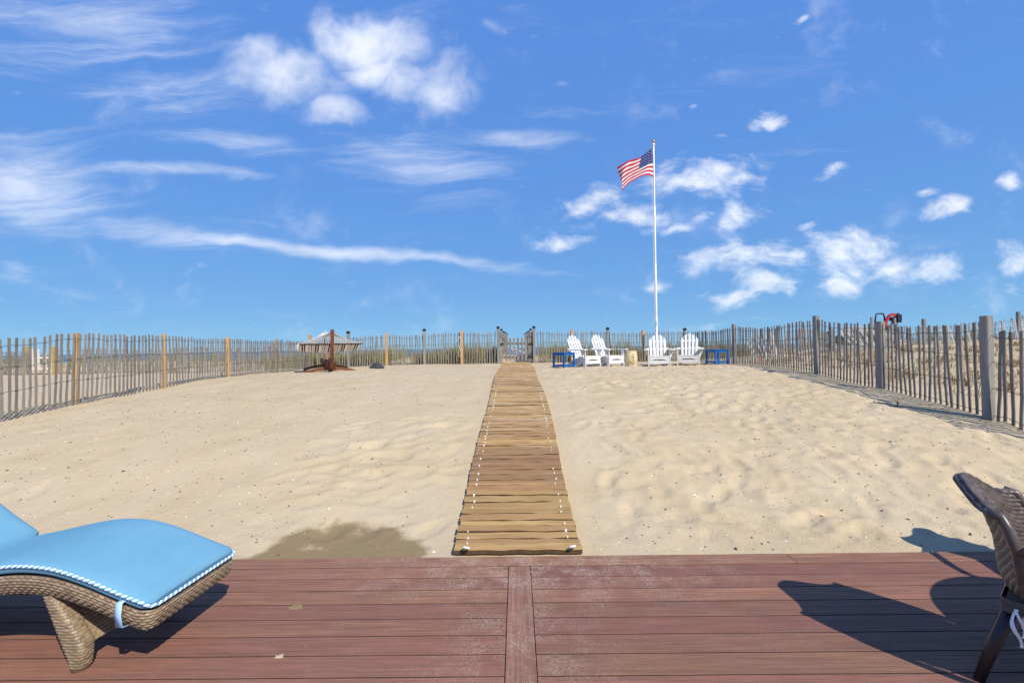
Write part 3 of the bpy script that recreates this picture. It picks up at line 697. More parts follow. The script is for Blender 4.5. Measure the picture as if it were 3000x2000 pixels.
# ---------------------------------------------------------------- grasses
GRASS_G = material('dune_grass_mat', (.120, .160, .030), (.240, .240, .062), .9, rough=.75, spec=.25, detail=2)
GRASS_D = material('dry_grass_mat', (.38, .27, .13), (.23, .135, .058), 1.4, rough=.85, spec=.15, detail=2)
def blade(b, p, h, az, bend, w, mat):
    d = Vector((math.cos(az), math.sin(az), 0)); s = Vector((-d.y, d.x, 0)) * w
    p1 = p + Vector((0, 0, h * .45)) + d * bend * .22; p2 = p + Vector((0, 0, h * .82)) + d * bend * .62; p3 = p + Vector((0, 0, h)) + d * bend
    b.add([p - s, p + s, p1 + s * .9, p1 - s * .9, p2 + s * .55, p2 - s * .55, p3], [(0, 1, 2, 3), (3, 2, 4, 5), (5, 4, 6)], mat)
def clump(b, x, y, n, h, spread, dry=.3, w=.006, rg=None, flop=1.0):
    rg = rg or random; z = ground(x, y)
    for _ in range(n):
        a = rg.uniform(0, 6.283); r_ = rg.uniform(0, spread)
        hh = h * rg.uniform(.55, 1.1)
        blade(b, Vector((x + r_ * math.cos(a), y + r_ * math.sin(a), z - .01)), hh, a + rg.uniform(-.6, .6), hh * rg.uniform(.08, .5) * flop, w * rg.uniform(.7, 1.2), 1 if rg.random() < dry else 0)
rg = random.Random(4)
b = MB()
for i in range(3700):
    x = rg.uniform(-9.5, 9.0); y = 17.0 + 6.5 * rg.random() ** 1.5
    if abs(x) < .85: continue
    if rg.random() < .2 + .6 * (math.sin(x * 1.7) * math.sin(x * .61 + 1) > .35): continue
    clump(b, x, y, rg.randint(6, 11), (rg.uniform(.30, .56) + .30 * rg.random() ** 3) * (1.0 + .9 * float(vnoise(np.array(x * 1.9 + 50), np.array(y * 1.3), 71))), .14, .32, .0065, rg)
for i in range(500):
    x = rg.uniform(-36, -9); y = rg.uniform(19.3, 26)
    clump(b, x, y, rg.randint(6, 9), rg.uniform(.4, .65), .2, .3, .009, rg)
for i in range(260):
    x = rg.uniform(8, 22); y = rg.uniform(17.6, 23)
    clump(b, x, y, rg.randint(6, 9), rg.uniform(.35, .6), .2, .35, .009, rg)
tag(b.build('dune_grass', [GRASS_G, GRASS_D], smooth=True), 'green and straw coloured beach grass growing behind the back fence', 'grass', kind='stuff')
b = MB()
for i in range(900):
    x = rg.uniform(7.0, 17); y = rg.uniform(5.2, 14.5)
    if rg.random() < .45 and y > 11: continue
    clump(b, x, y, rg.randint(8, 18), rg.uniform(.07, .20), .26, .94, .007, rg, 3.2)
    if rg.random() < .16: clump(b, x + .2, y, 4, rg.uniform(.18, .34), .06, .25, .0035, rg)
for i in range(240):
    x = rg.uniform(-7.3, 6.0)
    if abs(x) < .62: continue
    clump(b, x, 16.85 + rg.uniform(-.1, .5), rg.randint(4, 8), rg.uniform(.06, .16), .18, .95, .006, rg)
for i in range(80):
    clump(b, rg.uniform(-26, -9), 18.6 + rg.uniform(0, .8), rg.randint(5, 9), rg.uniform(.12, .3), .2, .9, .007, rg)
tag(b.build('dry_grass', [GRASS_G, GRASS_D], smooth=True), 'dry straw tufts scattered over the dune and along the fence feet', 'grass', kind='stuff')
for (px_, py_, lb, n) in ((2630, 1192, 'small green grass sprout in the sand beside the right fence', 7), (2790, 1190, 'thin green grass blades at the foot of the right fence', 4), (2325, 1090, 'green grass blades poking through the right fence slats', 6), (357, 1246, 'tiny dry grass sprig alone on the sand at left', 4)):
    q = on_ground(px_, py_); b = MB(); o0 = q.copy()
    for k in range(n):
        a = k * 6.283 / n + .4; hh = .16 * rg.uniform(.5, 1.2) * (1.5 if n == 6 else 1) * (.4 if px_ < 500 else 1)
        blade(b, Vector((0, 0, -.01)), hh, a, hh * rg.uniform(.2, .8), .0035, 0 if px_ > 500 else 1)
    tag(b.build('grass_sprout', [GRASS_G, GRASS_D], loc=(q.x, q.y, ground(q.x, q.y))), lb, 'plant')
# ---------------------------------------------------------------- white armchairs
WHITE = material('white_poly_mat', (.71, .70, .675), (.60, .585, .55), 5, rough=.5, spec=.35, lo=.5, hi=.8, rnd=.03)
def arm_chair():
    t = thing('adirondack_chair', 'x', 'chair')
    for s in (-1, 1):
        b = MB(); b.prism([(s*.275, -.335, 0), (s*.275, -.235, 0), (s*.275, -.235, .49), (s*.275, -.335, .49)], (0, 0, 0), (s*.025, 0, 0)); b.build('leg', WHITE, t)
        b = MB(); b.prism([(s*.302, -.275, .25), (s*.302, -.275, .488), (s*.395, -.275, .488), (s*.385, -.275, .44)], (0, 0, 0), (0, .025, 0)); b.build('arm_bracket', WHITE, t)
        prof = [(-.405, s*.285), (-.405, s*.375), (-.385, s*.41), (-.33, s*.42), (.25, s*.375), (.40, s*.345), (.40, s*.285)]
        b = MB(); b.prism([(y, x, .49) if 0 else (x_, y_, .49) for y_, x_ in prof], (0, 0, 0), (0, 0, .026)); b.build('arm', WHITE, t)
        b = MB(); b.prism([(s*.248, -.30, .17), (s*.248, -.31, .305), (s*.248, -.05, .285), (s*.248, .25, .165), (s*.248, .55, .035), (s*.248, .55, 0), (s*.248, .44, 0)], (0, 0, 0), (s*.025, 0, 0)); b.build('stringer', WHITE, t)
    arch = [(.27, .30), (-.27, .30), (-.27, .20), (-.20, .20)] + [(-.20 + .05 * k, .20 + .035 * math.sin(math.pi * k / 8) ** .6) for k in range(1, 8)] + [(.20, .20), (.27, .20)]
    b = MB(); b.prism([(x, -.312, z) for x, z in arch], (0, 0, 0), (0, -.024, 0)); b.build('front_apron', WHITE, t)
    b = MB(); b.box((0, -.324, .152), (.54, .024, .085)); b.build('front_rail', WHITE, t)
    pa = [(-.30, .318), (-.05, .298), (.22, .188)]
    for k in range(5):
        f = k / 4; y = -.285 + .47 * f; z = float(np.interp(y, [-.30, -.05, .22], [.318, .298, .188]))
        sl = math.atan2(-.11 if y > -.05 else -.02, .27)
        MB().box((0, y, z), (.545, .088, .022), Matrix.Rotation(sl, 3, 'X')).build('seat_slat', WHITE, t)
    tilt = R(24); base = Vector((0, .19, .185)); up = Vector((0, math.sin(tilt), math.cos(tilt))); nr = Vector((0, math.cos(tilt), -math.sin(tilt)))
    for k in range(5):
        fan = (k - 2) * .012
        x0 = (k - 2) * .092; w = .066; P = []
        def topl(x): return .815 - .235 * (abs(x) / .235) ** 2.3
        n = 6; pts = [(x0 - w/2, 0), (x0 + w/2, 0)]
        for j in range(n + 1):
            x = x0 + w/2 - w * j / n; pts.append((x + fan, topl(x)))
        b = MB(); b.prism([base + Vector((x, 0, 0)) + up * h for x, h in pts], (0, 0, 0), nr * .02); b.build('back_slat', WHITE, t)
    for h, ww in ((.36, .60), (.60, .44), (.08, .50)):
        c = base + up * h + nr * .034
        MB().box(c, (ww, .024, .07), Matrix.Rotation(-tilt, 3, 'X')).build('back_rail', WHITE, t)
    return t
ch0 = arm_chair()
GRP = 'white slatted armchairs in front of the back fence'
spots = [(1713, 1066, 13.0, 36, 'white slatted beach armchair next to the left blue table, angled to the right'),
         (1782, 1066, 13.25, 33, 'white slatted beach armchair on the left of the cream barrel stool'),
         (1930, 1066, 13.2, -14, 'white slatted beach armchair straight in front of the flagpole, facing ahead'),
         (2019, 1066, 13.25, -24, 'white slatted beach armchair next to the right blue table')]
for k, (px_, py_, Y_, rz, lb) in enumerate(spots):
    o = ch0 if k == 0 else copy_tree(ch0)
    q = atY(px_, py_, Y_); o.location = (q.x, q.y, min(ground(q.x + dx, q.y + dy) for dx, dy in ((-.25, -.25), (.25, -.25), (0, .45), (0, 0))) - .012)
    o.rotation_euler = (R(1.0) if k else 0, 0, R(rz)); tag(o, lb, 'chair', GRP)

# ---------------------------------------------------------------- blue side tables
BLUE = material('blue_poly_mat', (.004, .105, .36), (.004, .115, .39), 3, rough=.45, spec=.4)
def side_table():
    t = thing('side_table', 'x', 'table'); S = .44; H = .45
    for k in range(5):
        MB().box(((k - 2) * .09, 0, H - .011), (.083, S + .02, .022)).build('top_slat', BLUE, t)
    for sx_ in (-1, 1):
        for sy_ in (-1, 1):
            MB().box((sx_ * (S/2 - .022), sy_ * (S/2 - .022), (H - .023) / 2), (.042, .042, H - .023)).build('leg', BLUE, t)
    for z, h in ((H - .052, .055), (.088, .04)):
        for s in (-1, 1):
            MB().box((0, s * (S/2 - .018), z), (S - .09, .022, h)).build('apron' if z > .2 else 'stretcher', BLUE, t)
            MB().box((s * (S/2 - .018), 0, z), (.022, S - .09, h)).build('apron' if z > .2 else 'stretcher', BLUE, t)
    return t
t0 = side_table()
for k, (px_, Y_, rz, lb) in enumerate(((1652, 12.7, 40, 'blue slatted side table beside the leftmost white armchair'), (2101, 13.1, 14, 'blue slatted side table near the right fence corner'))):
    o = t0 if k == 0 else copy_tree(t0)
    q = atY(px_, 1070, Y_); o.location = (q.x, q.y, ground(q.x, q.y) - .012); o.rotation_euler = (0, 0, R(rz)); tag(o, lb, 'table', 'blue side tables')

# ---------------------------------------------------------------- barrel stool with an anchor
CERAM = material('cream_ceramic_mat', (.58, .46, .27), (.66, .54, .34), 4, rough=.6, bump=.001, bscale=30)
CERAM2 = material('cream_relief_mat', (.50, .37, .19), rough=.65)
q = atY(1849, 1068, 13.15)
bs_ = thing('barrel_stool', 'cream barrel shaped garden stool with a raised anchor', 'stool', (q.x, q.y, ground(q.x, q.y) - .012), R(8))
MB().lathe([(.120, 0), (.150, .005), (.165, .08), (.178, .18), (.180, .24), (.175, .32), (.160, .405), (.152, .418), (.160, .424), (.160, .445), (.150, .455), (.10, .458)], 40).build('body', CERAM, bs_, 50)
def surf(u, z):
    r_ = float(np.interp(z, [.08, .18, .24, .32, .40], [.166, .178, .180, .175, .161])) + .004
    a = -math.pi / 2 + u / r_; return Vector((r_ * math.cos(a), r_ * math.sin(a), z))
ab = MB()
ab.tube([surf(0, z) for z in np.linspace(.135, .335, 9)], .012, 8)
ab.tube([surf(u, .305) for u in np.linspace(-.045, .045, 7)], .010, 8)
ab.tube([surf(.018 * math.cos(a), .358 + .018 * math.sin(a)) for a in np.linspace(0, 6.283, 12, endpoint=False)], .006, 6, closed=True)
ab.tube([surf(u, .10 + 1.1 * abs(u) ** 1.15 * 1.0) for u in np.linspace(-.085, .085, 15)], [.007 + .008 * (1 - abs(k - 7) / 7) for k in range(15)], 8)
for s in (-1, 1): ab.tube([surf(s * .088, .185), surf(s * .085, .155), surf(s * .060, .140)], [.003, .013, .004], 6)
ab.tube([surf(.02 * math.sin(z * 40), z) for z in np.linspace(.16, .37, 16)], .0055, 6)
ab.build('anchor', CERAM2, bs_, True)

# ---------------------------------------------------------------- flagpole and flag
POLE = material('pole_white_mat', (.72, .72, .68), rough=.35, spec=.5)
GOLD = material('gold_ball_mat', (.62, .36, .06), rough=.25, metal=.85)
YP = 15.0
pb = atY(1924.5, 1060, YP); pt = atY(1916.3, 420, YP); pgz = ground(pb.x, pb.y)
fp = thing('flagpole', 'tall white flagpole topped with a gold ball', 'flagpole', (pb.x, pb.y, pgz - .05))
H = pt.z - pgz + .05
tilt = Vector((pt.x - pb.x, 0, H)); 
def pole_at(z): return Vector(((pt.x - pb.x) * z / H * .5, 0, z))
secs = [(0, 1.55, .042), (1.55, 3.3, .038), (3.3, 5.2, .033), (5.2, H - .09, .028)]
for a, c, r_ in secs:
    MB().tube([pole_at(a), pole_at(c - .005), pole_at(c)], [r_, r_, r_ * .93], 16).build('pole_section', POLE, fp, 40)
MB().tube([pole_at(H - .10), pole_at(H - .07), pole_at(H - .02), pole_at(H)], [.028, .052, .046, .012], 14).build('truck', POLE, fp, True)
n = 14; MB().lathe([(.002, -.045)] + [(.048 * math.sin(math.pi * k / n), -.052 * math.cos(math.pi * k / n)) for k in range(1, n)] + [(.002, .052)], 20, pole_at(H) + Vector((0, 0, .06))).build('finial_ball', GOLD, fp, True)
MB().box(pole_at(1.35) + Vector((0, -.044, 0)), (.02, .02, .16)).build('cleat', POLE, fp)
MB().tube([pole_at(1.3) + Vector((-.046, -.01, 0)), pole_at(4.0) + Vector((-.052, 0, 0)), pole_at(H - .1) + Vector((-.05, 0, 0))], .005, 5).build('halyard', POLE, fp)

F_RED = material('flag_red_mat', (.60, .020, .040), rough=.8); F_WHT = material('flag_white_mat', (.80, .79, .78), rough=.8); F_BLU = material('flag_blue_mat', (.026, .046, .20), rough=.8)
for m in (F_RED, F_WHT, F_BLU):       # thin nylon lets some light through
    bsd = m.node_tree.nodes['Principled BSDF']; bsd.inputs['Transmission Weight'].default_value = 0.0
def fpt(ax, ay):      # photo crop of the flag: 0.1913 px per unit
    return atY(1750 + ax * .1913, 380 + ay * .1913, YP)
def curve(pts, n):
    P = np.array(pts, float); t = np.concatenate([[0], np.cumsum(np.hypot(*np.diff(P, axis=0).T))]); t /= t[-1]
    # smooth by cubic-ish interpolation (Catmull-Rom)
    out = []
    for u in np.linspace(0, 1, n):
        k = int(np.clip(np.searchsorted(t, u) - 1, 0, len(P) - 2)); f = (u - t[k]) / (t[k+1] - t[k])
        p0, p1, p2, p3 = P[max(k-1, 0)], P[k], P[k+1], P[min(k+2, len(P)-1)]
        out.append(.5 * ((2*p1) + (-p0+p2)*f + (2*p0-5*p1+4*p2-p3)*f*f + (-p0+3*p1-3*p2+p3)*f**3))
    return out
NU, NV = 60, 52
topc = curve([(862, 252), (760, 345), (635, 440), (480, 505), (306, 566)], NU + 1)
botc = curve([(872, 750), (835, 722), (770, 700), (620, 735), (480, 820), (365, 950)], NU + 1)
org = fpt(866, 500)
flag = thing('flag', 'american flag with stars and stripes blowing left from the flagpole', 'flag', tuple(org))
G = []
for i in range(NU + 1):
    u = i / NU; row = []
    for j in range(NV + 1):
        v = j / NV
        w_ = v + .10 * math.sin(math.pi * v) * u                    # stripes crowd towards the fold
        a = topc[i] * (1 - w_) + botc[i] * w_
        # belly of the cloth
        bow = math.sin(math.pi * v) * (-34 * math.sin(math.pi * min(1, u * 1.05)) )
        p = fpt(a[0] + bow * .35, a[1]) 
        fold = .16 * math.sin(u * 6.6 - v * 2.9 + .5) * u + .05 * math.sin(u * 15 - v * 6) * u - .10 * u * (1 - v)
        p = p + Vector((0, fold, 0))
        row.append(p - org)
    G.append(row)
b = MB(); vs = [p for r_ in G for p in r_]; b.v = vs
for i in range(NU):
    for j in range(NV):
        s = j * 13 // NV; canton = (i + .5) / NU < .40 and s < 7
        b.f.append((i*(NV+1)+j, i*(NV+1)+j+1, (i+1)*(NV+1)+j+1, (i+1)*(NV+1)+j)); b.m.append(2 if canton else (0 if s % 2 == 0 else 1))
b.build('cloth', [F_RED, F_WHT, F_BLU], flag, True)
def gpt(u, v):
    x = min(u * NU, NU - 1e-3); y = min(v * NV, NV - 1e-3); i = int(x); j = int(y); f = x - i; g = y - j
    return (G[i][j]*(1-f) + G[i+1][j]*f)*(1-g) + (G[i][j+1]*(1-f) + G[i+1][j+1]*f)*g
sb = MB()
for r_ in range(9):
    for c in range(11):
        if (r_ + c) % 2: continue
        u0 = .40 * (c + 1) / 12; v0 = 7/13 * (r_ + 1) / 10
        for sd_ in (-1, 1):
            ptsx = []
            for k in range(10):
                rad = .0185 if k % 2 == 0 else .0078; an = math.pi * k / 5
                ptsx.append(gpt(max(0.002, u0 + rad * math.sin(an) * .62), max(0.002, v0 - rad * math.cos(an))) + Vector((0, sd_ * .004, 0)))
            sb.add([gpt(u0, v0) + Vector((0, sd_ * .004, 0))] + ptsx, [(0, 1 + k, 1 + (k + 1) % 10) for k in range(10)])
sb.build('stars', F_WHT, flag)

# ---------------------------------------------------------------- hammock on its arc stand
TEAK = material('stained_wood_mat', (.165, .052, .022), (.215, .075, .032), 2.5, (3, 3, 3), rough=.45, rnd=.05, spec=.45, extra=grain_extra((.085, .026, .013)))
COTTON = material('rope_white_mat', (.74, .73, .69), rough=.9)
HC = [material('hammock_cream_mat', (.66, .57, .42), rough=.9), material('hammock_black_mat', (.022, .026, .04), rough=.9), material('hammock_brown_mat', (.10, .045, .025), rough=.9), material('hammock_tan_mat', (.46, .36, .23), rough=.9), COTTON]
for m_ in HC + [F_RED, F_WHT, F_BLU]:          # thin cloth: some sunlight comes through
    N = NT(m_.node_tree); bsd = N.n['Principled BSDF']; tr = N.new('ShaderNodeBsdfTranslucent'); tr.inputs[0].default_value = bsd.inputs['Base Color'].default_value
    mx = N.new('ShaderNodeMixShader', i_0=.42 if m_ in HC else .22); N.l.new(bsd.outputs[0], mx.inputs[1]); N.l.new(tr.outputs[0], mx.inputs[2]); N.l.new(mx.outputs[0], N.n['Material Output'].inputs[0])
nb = atY(973, 1060, 12.1); fb = atY(953, 1055, 15.4)
ax = Vector((fb.x - nb.x, fb.y - nb.y, 0)).normalized(); sd_ = Vector((ax.y, -ax.x, 0)); cen = Vector(((nb.x + fb.x) / 2, (nb.y + fb.y) / 2, 0))
hz = min(ground((cen + ax * u).x, (cen + ax * u).y) for u in (-1.2, 0, 1.2))
hs_ = thing('hammock_stand', 'curved reddish brown wooden hammock stand near the left fence corner', 'hammock stand', (cen.x, cen.y, hz), math.atan2(ax.y, ax.x))
arc = [(-2.02, 1.17), (-1.99, 1.02), (-1.90, .74), (-1.78, .46), (-1.62, .24), (-1.40, .12), (-1.0, .075), (0, .06)]
arcf = [(u, 0, z) for u, z in arc] + [(-u, 0, z + .10 * (k / 7)) for k, (u, z) in enumerate(reversed(arc[:-1]))]
near = [p for p in arcf if p[0] <= -1.0]; mid = [p for p in arcf if abs(p[0]) <= 1.4]; farp = [p for p in arcf if p[0] >= 1.0]
MB().beam(near, .085, .11, (0, 1, 0)).build('upright', TEAK, hs_); MB().beam(farp, .085, .11, (0, 1, 0)).build('upright', TEAK, hs_)
MB().beam([(p[0], 0, p[2] - .004) for p in mid], .079, .07, (0, 1, 0)).build('base_beam', TEAK, hs_)
for s in (-1, 1):
    MB().beam([(s * 1.30, v, .14 - .125 * (abs(v) / .68) ** 1.8) for v in np.linspace(-.68, .68, 13)], .09, .075, (1, 0, 0)).build('foot', TEAK, hs_)
    for v in (-1, 1):
        MB().bar((s * 1.36, v * .075, .10), (s * 1.52, v * .115, .34), .10, .055, up=(0, 1, 0)).build('bracket', TEAK, hs_)
MB().lathe([(.016, 0), (.016, .012)], 8, (-2.05, 0, 1.08)).build('eye_bolt', BLACK, hs_)
HAM = thing('hammock', 'cream and dark striped rope hammock hung on the curved wooden stand', 'hammock', (cen.x, cen.y, hz + .02), math.atan2(ax.y, ax.x))
rh = np.random.RandomState(9)
HWd = .80; NVh = 78; strip = []
pat = [0, 0, 2, 2, 0, 1, 1, 0, 3, 3, 0, 1, 0, 3, 3, 3, 0]
for j in range(NVh): strip.append(pat[j % len(pat)])
def hz_(u, v): return .595 + .175 * (abs(u) / 1.12) ** 2 - .05 * (1 - (v / HWd) ** 2) * (1 - (u / 1.12) ** 2)
b = MB(); NUh = 24
for j in range(NVh):
    v0 = -HWd + 2 * HWd * j / NVh; v1 = v0 + 2 * HWd / NVh
    b.grid([[(-1.12 + 2.24 * i / NUh, v, hz_(-1.12 + 2.24 * i / NUh, v)) for v in (v0, v1)] for i in range(NUh + 1)], strip[j])
fab = b.build('fabric_bed', HC, HAM)
for s in (-1, 1):
    zb = hz_(1.12, 0) + .012; MB().tube([(s * 1.13, -.86, zb), (s * 1.13, .86, zb)], .019, 10).build('spreader_bar', HC[2], HAM, True)
    apex = Vector((s * 1.80, 0, 1.10 if s < 0 else 1.24))
    for k in range(17):
        v = -.82 + 1.64 * k / 16; a = Vector((s * 1.13, v, zb + .01)); n = 6
        pts = [a.lerp(apex, f) + Vector((0, 0, -.035 * math.sin(math.pi * f))) for f in np.linspace(0, 1, n)]
        MB().tube(pts, .0085, 5, cap=False).build('rope', COTTON, HAM)
    MB().tube([apex - Vector((s * .10, 0, .03)), apex, apex + Vector((s * .14, 0, .05))], [.02, .026, .008], 8).build('rope_knot', COTTON, HAM, True)
MB().tube([(-1.12, .80, .79), (-1.13, .83, .76), (-1.12, .84, .66), (-1.11, .82, .55)], [.03, .035, .03, .012], 8).build('tie_cord', COTTON, HAM, True)

# black cover lying on the sand
CHAR = material('charcoal_cover_mat', (.028, .030, .036), (.04, .043, .05), 6, rough=.6, bump=.002, bscale=20)
q = on_ground(1104, 1078); b = MB(); n = 28; P = []
for r_, z in ((.21, 0), (.215, .012), (.20, .03), (.15, .065), (.10, .115), (.06, .142), (.02, .15)):
    P.append([(r_ * math.cos(6.283 * k / n) * (1 + .08 * math.cos(2 * 6.283 * k / n)), r_ * math.sin(6.283 * k / n) * .8, z + (.012 * math.sin(4 * 6.283 * k / n) if z < .04 else 0)) for k in range(n + 1)])
b.grid(P); b.add([(0, 0, .151)] + P[-1][:-1], [(0, 1 + k, 1 + (k + 1) % n) for k in range(n)])
tag(b.build('fire_pit_cover', CHAR, smooth=True, loc=(q.x, q.y, ground(q.x, q.y) + .006)), 'dark grey cone shaped cover lying on the sand right of the hammock', 'cover')

# small stakes and a rope on a post
ORNG = material('orange_plastic_mat', (.75, .16, .03), rough=.5); YELL = material('yellow_plastic_mat', (.72, .42, .03), rough=.5); RUST = material('rusty_stake_mat', (.09, .035, .02), rough=.85)
q = on_ground(649, 1105); st_ = thing('marker_stake', 'short rusty stake with a yellow cap by the left fence', 'stake', (q.x, q.y, ground(q.x, q.y) - .03))
MB().tube([(0, 0, 0), (.01, 0, .17)], .012, 8).build('rod', RUST, st_); MB().tube([(.01, 0, .165), (.012, 0, .21)], [.02, .024], 10).build('cap', YELL, st_)
q = on_ground(2209, 1068); st_ = thing('marker_flag', 'small orange marker stuck in the sand behind the right fence', 'marker', (q.x + .5, q.y + .6, ground(q.x + .5, q.y + .6) - .02))
MB().tube([(0, 0, 0), (0, 0, .14)], .012, 6).build('rod', ORNG, st_); MB().box((.02, 0, .15), (.05, .02, .07)).build('tip', ORNG, st_)
q = atY(1346, 990, YB - .14); rp = thing('rope', 'white rope looped over the wooden post left of the gate', 'rope', tuple(q))
pts = [(-.01, 0, .06), (-.05, -.02, -.05), (-.03, -.03, -.25), (.04, -.03, -.45), (.06, -.03, -.60), (.02, -.03, -.68), (-.03, -.03, -.62), (-.02, -.03, -.4), (.06, -.03, -.12), (.05, -.02, 0), (-.01, -.01, .02)]
MB().tube([Vector((p[0], p[1], p[2])) for p in curve([(a, c) for a, _, c in pts], 40) for p in [(p[0], -.03, p[1])]], .009, 6).build('strand', COTTON, rp, True)
MB().tube([(-.04, -.03, .02), (0, -.05, -.01), (.04, -.03, .03), (0, -.02, .05)], .013, 6, closed=True).build('coil', COTTON, rp, True)

# ---------------------------------------------------------------- compact tractor with post-hole digger
TG = material('tractor_green_mat', (.012, .055, .022), rough=.35, spec=.5); TRED = material('digger_red_mat', (.42, .018, .015), rough=.38, spec=.5); TYRE = material('tyre_mat', (.018, .018, .018), rough=.85)
DBLUE = material('dark_engine_mat', (.018, .028, .055), rough=.4); TYEL = material('tractor_yellow_mat', (.62, .42, .03), rough=.5); SEATM = material('seat_vinyl_mat', (.02, .02, .02), rough=.6); STEEL = material('steel_mat', (.45, .45, .44), rough=.4, metal=.6)
YT = 31.0
tp = atY(2577, 975, YT); tgz = ground(tp.x, YT)
trac = thing('tractor', 'small green tractor with a black roll bar and red post-hole digger beyond the dune', 'tractor', (tp.x, YT, tgz))
def tl(px_, py_, dy=0.0): return atY(px_, py_, YT + dy) - trac.location     # local point in the tractor's own plane
def wheel(x, y, r_, w):
    wo_ = link('wheel', None, trac); wo_.location = (x, y, r_)
    b = MB(); b.tube([(0, -w/2, 0), (0, -w/2 + .04, 0), (0, w/2 - .04, 0), (0, w/2, 0)], [r_ * .88, r_, r_, r_ * .88], 24)
    for k in range(20):
        an = k * 6.283 / 20; b.box((r_ * 1.01 * math.cos(an), 0, r_ * 1.01 * math.sin(an)), (.04, w * .9, .05), Matrix.Rotation(-an, 3, 'Y'))
    b.build('tyre', TYRE, wo_); MB().tube([(0, -w/2 - .012, 0), (0, w/2 + .012, 0)], r_ * .55, 16).build('rim', TYEL, wo_)
for y in (-.5, .5): wheel(.15, y, .50, .28)
for y in (-.48, .48): wheel(-1.35, y, .33, .2)
MB().box((-.9, 0, .85), (1.2, .52, .50)).build('hood', TG, trac); MB().box((-.35, 0, .55), (1.9, .32, .3)).build('chassis', SEATM, trac)
for y in (-.5, .5):
    MB().beam([(.15 + .62 * math.cos(a), y, .5 + .62 * math.sin(a)) for a in np.linspace(.1, 2.6, 10)], .3, .03, (0, 1, 0)).build('fender', TYEL if y < 0 else TG, trac)
MB().box((.1, 0, 1.05), (.45, .45, .1)).build('seat', SEATM, trac); MB().box((.32, 0, 1.28), (.08, .45, .4)).build('seat_back', SEATM, trac)
MB().tube([Vector((-.35, 0, 1.35)) + Vector((.06 * math.cos(a), .19 * math.cos(a + 1.57), .19 * math.sin(a + 1.57))) for a in np.linspace(0, 6.283, 14, endpoint=False)], .016, 6, closed=True).build('steering_wheel', SEATM, trac)
MB().tube([(-.55, 0, 1.05), (-.36, 0, 1.34)], .03, 8).build('steering_column', SEATM, trac)
L0 = tl(2554, 945); L1 = tl(2556, 930); L2 = tl(2563, 919.5); R2 = tl(2592, 918); R1 = tl(2600, 926); R0 = tl(2601, 950)
rp_ = [Vector((L0.x, -.28, .75)), Vector((L0.x, -.28, L0.z)), Vector((L1.x, -.26, L1.z)), Vector((L2.x, -.15, L2.z)), Vector((R2.x, .15, R2.z)), Vector((R1.x, .26, R1.z)), Vector((R0.x, .28, R0.z)), Vector((R0.x, .28, .75))]
MB().tube(rp_, .048, 8).build('roll_bar', BLACK, trac, 50)
bp = [tl(2594, 957), tl(2595, 944), tl(2599, 934), tl(2606, 924), tl(2614, 920.5), tl(2622, 922), tl(2629, 926)]
MB().beam(bp, .13, .15, (0, 1, 0)).build('digger_boom', TRED, trac)
MB().bar(tl(2588, 956), tl(2602, 955.5), .5, .12).build('hitch_frame', TRED, trac)
MB().bar(tl(2594, 957), tl(2594, 985), .14, .14, up=(1, 0, 0)).build('hitch_mast', TRED, trac)
MB().bar(tl(2617, 940), tl(2607, 962), .09, .09).build('strut', BLACK, trac)
g = MB(); c = tl(2631, 930); g.box(c, (.26, .32, .40)); g.box(tl(2632, 941), (.22, .28, .18)); g.tube([tl(2629, 922), tl(2633, 921)], .11, 12); g.build('digger_gearbox', DBLUE, trac)
MB().box(tl(2614, 934), (.22, .3, .26), Matrix.Rotation(-.25, 3, 'Y')).build('digger_motor', DBLUE, trac)
au = MB(); a = tl(2629, 946); au.tube([a, Vector((a.x, a.y, .35))], .035, 8)
hel = []
for k in range(60):
    an = k * .55; z = 1.15 - .8 * k / 59; hel.append([(a.x + .04 * math.cos(an), a.y + .04 * math.sin(an), z), (a.x + .14 * math.cos(an), a.y + .14 * math.sin(an), z)])
au.grid(hel); au.build('auger', STEEL, trac)
for y in (-.42, .42): MB().beam([(-.5, y, 1.1), (-1.1, y, 1.05), (-1.9, y, .55), (-2.4, y, .5)], .07, .12, (0, 1, 0)).build('loader_arm', TG, trac)
bk = MB(); bk.prism([(-2.35, -.6, .35), (-2.35, -.6, .9), (-2.42, -.6, .95), (-2.95, -.6, .42), (-2.9, -.6, .35)], (0, 0, 0), (0, 1.2, 0)); bk.build('loader_bucket', TG, trac)
# ---------------------------------------------------------------- woven relief
WM = []
def weave(P, nu, nv, amp, ku=4, kv=4, strand_u=True):
    """P(u, v) -> point. A woven skin: rows of strands along u, staggered like bricks."""
    U = nu * ku; V = nv * kv; e = 1e-3; rows = []; WM.clear()
    for i in range(U + 1):
        u = i / U; row = []
        for j in range(V + 1):
            v = j / V; p = P(u, v)
            du = P(min(1, u + e), v) - P(max(0, u - e), v); dv = P(u, min(1, v + e)) - P(u, max(0, v - e))
            n = du.cross(dv)
            if n.length > 1e-12: n.normalize()
            r = min(int(v * nv), nv - 1); fv = v * nv - r; fu = u * nu + .5 * (r % 2)
            h = (math.sin(math.pi * fv) ** .7 if 0 < fv < 1 else 0) * (.10 + .90 * abs(math.sin(math.pi * fu)) ** .6)
            row.append(p + n * amp * h)
            if j < V and i < U: WM.append((int(fu * 1.0) * 7919 + r * 104729 + int(fu) * r * 31) % 5)
        rows.append(row)
    return rows
def wgrid(rows, mats_n=3):
    b = MB(); b.grid(rows); b.m = [(0, 1, 2, 0, 1)[k] for k in WM]; return b
def wick(name, c1, c2, rough=.42):
    return material(name, c1, c2, 26.0, (1, 1, 1), rough=rough, spec=.45, lo=.3, hi=.7, detail=3)
WICK = wick('brown_wicker_mat', (.17, .115, .068), (.30, .225, .145))
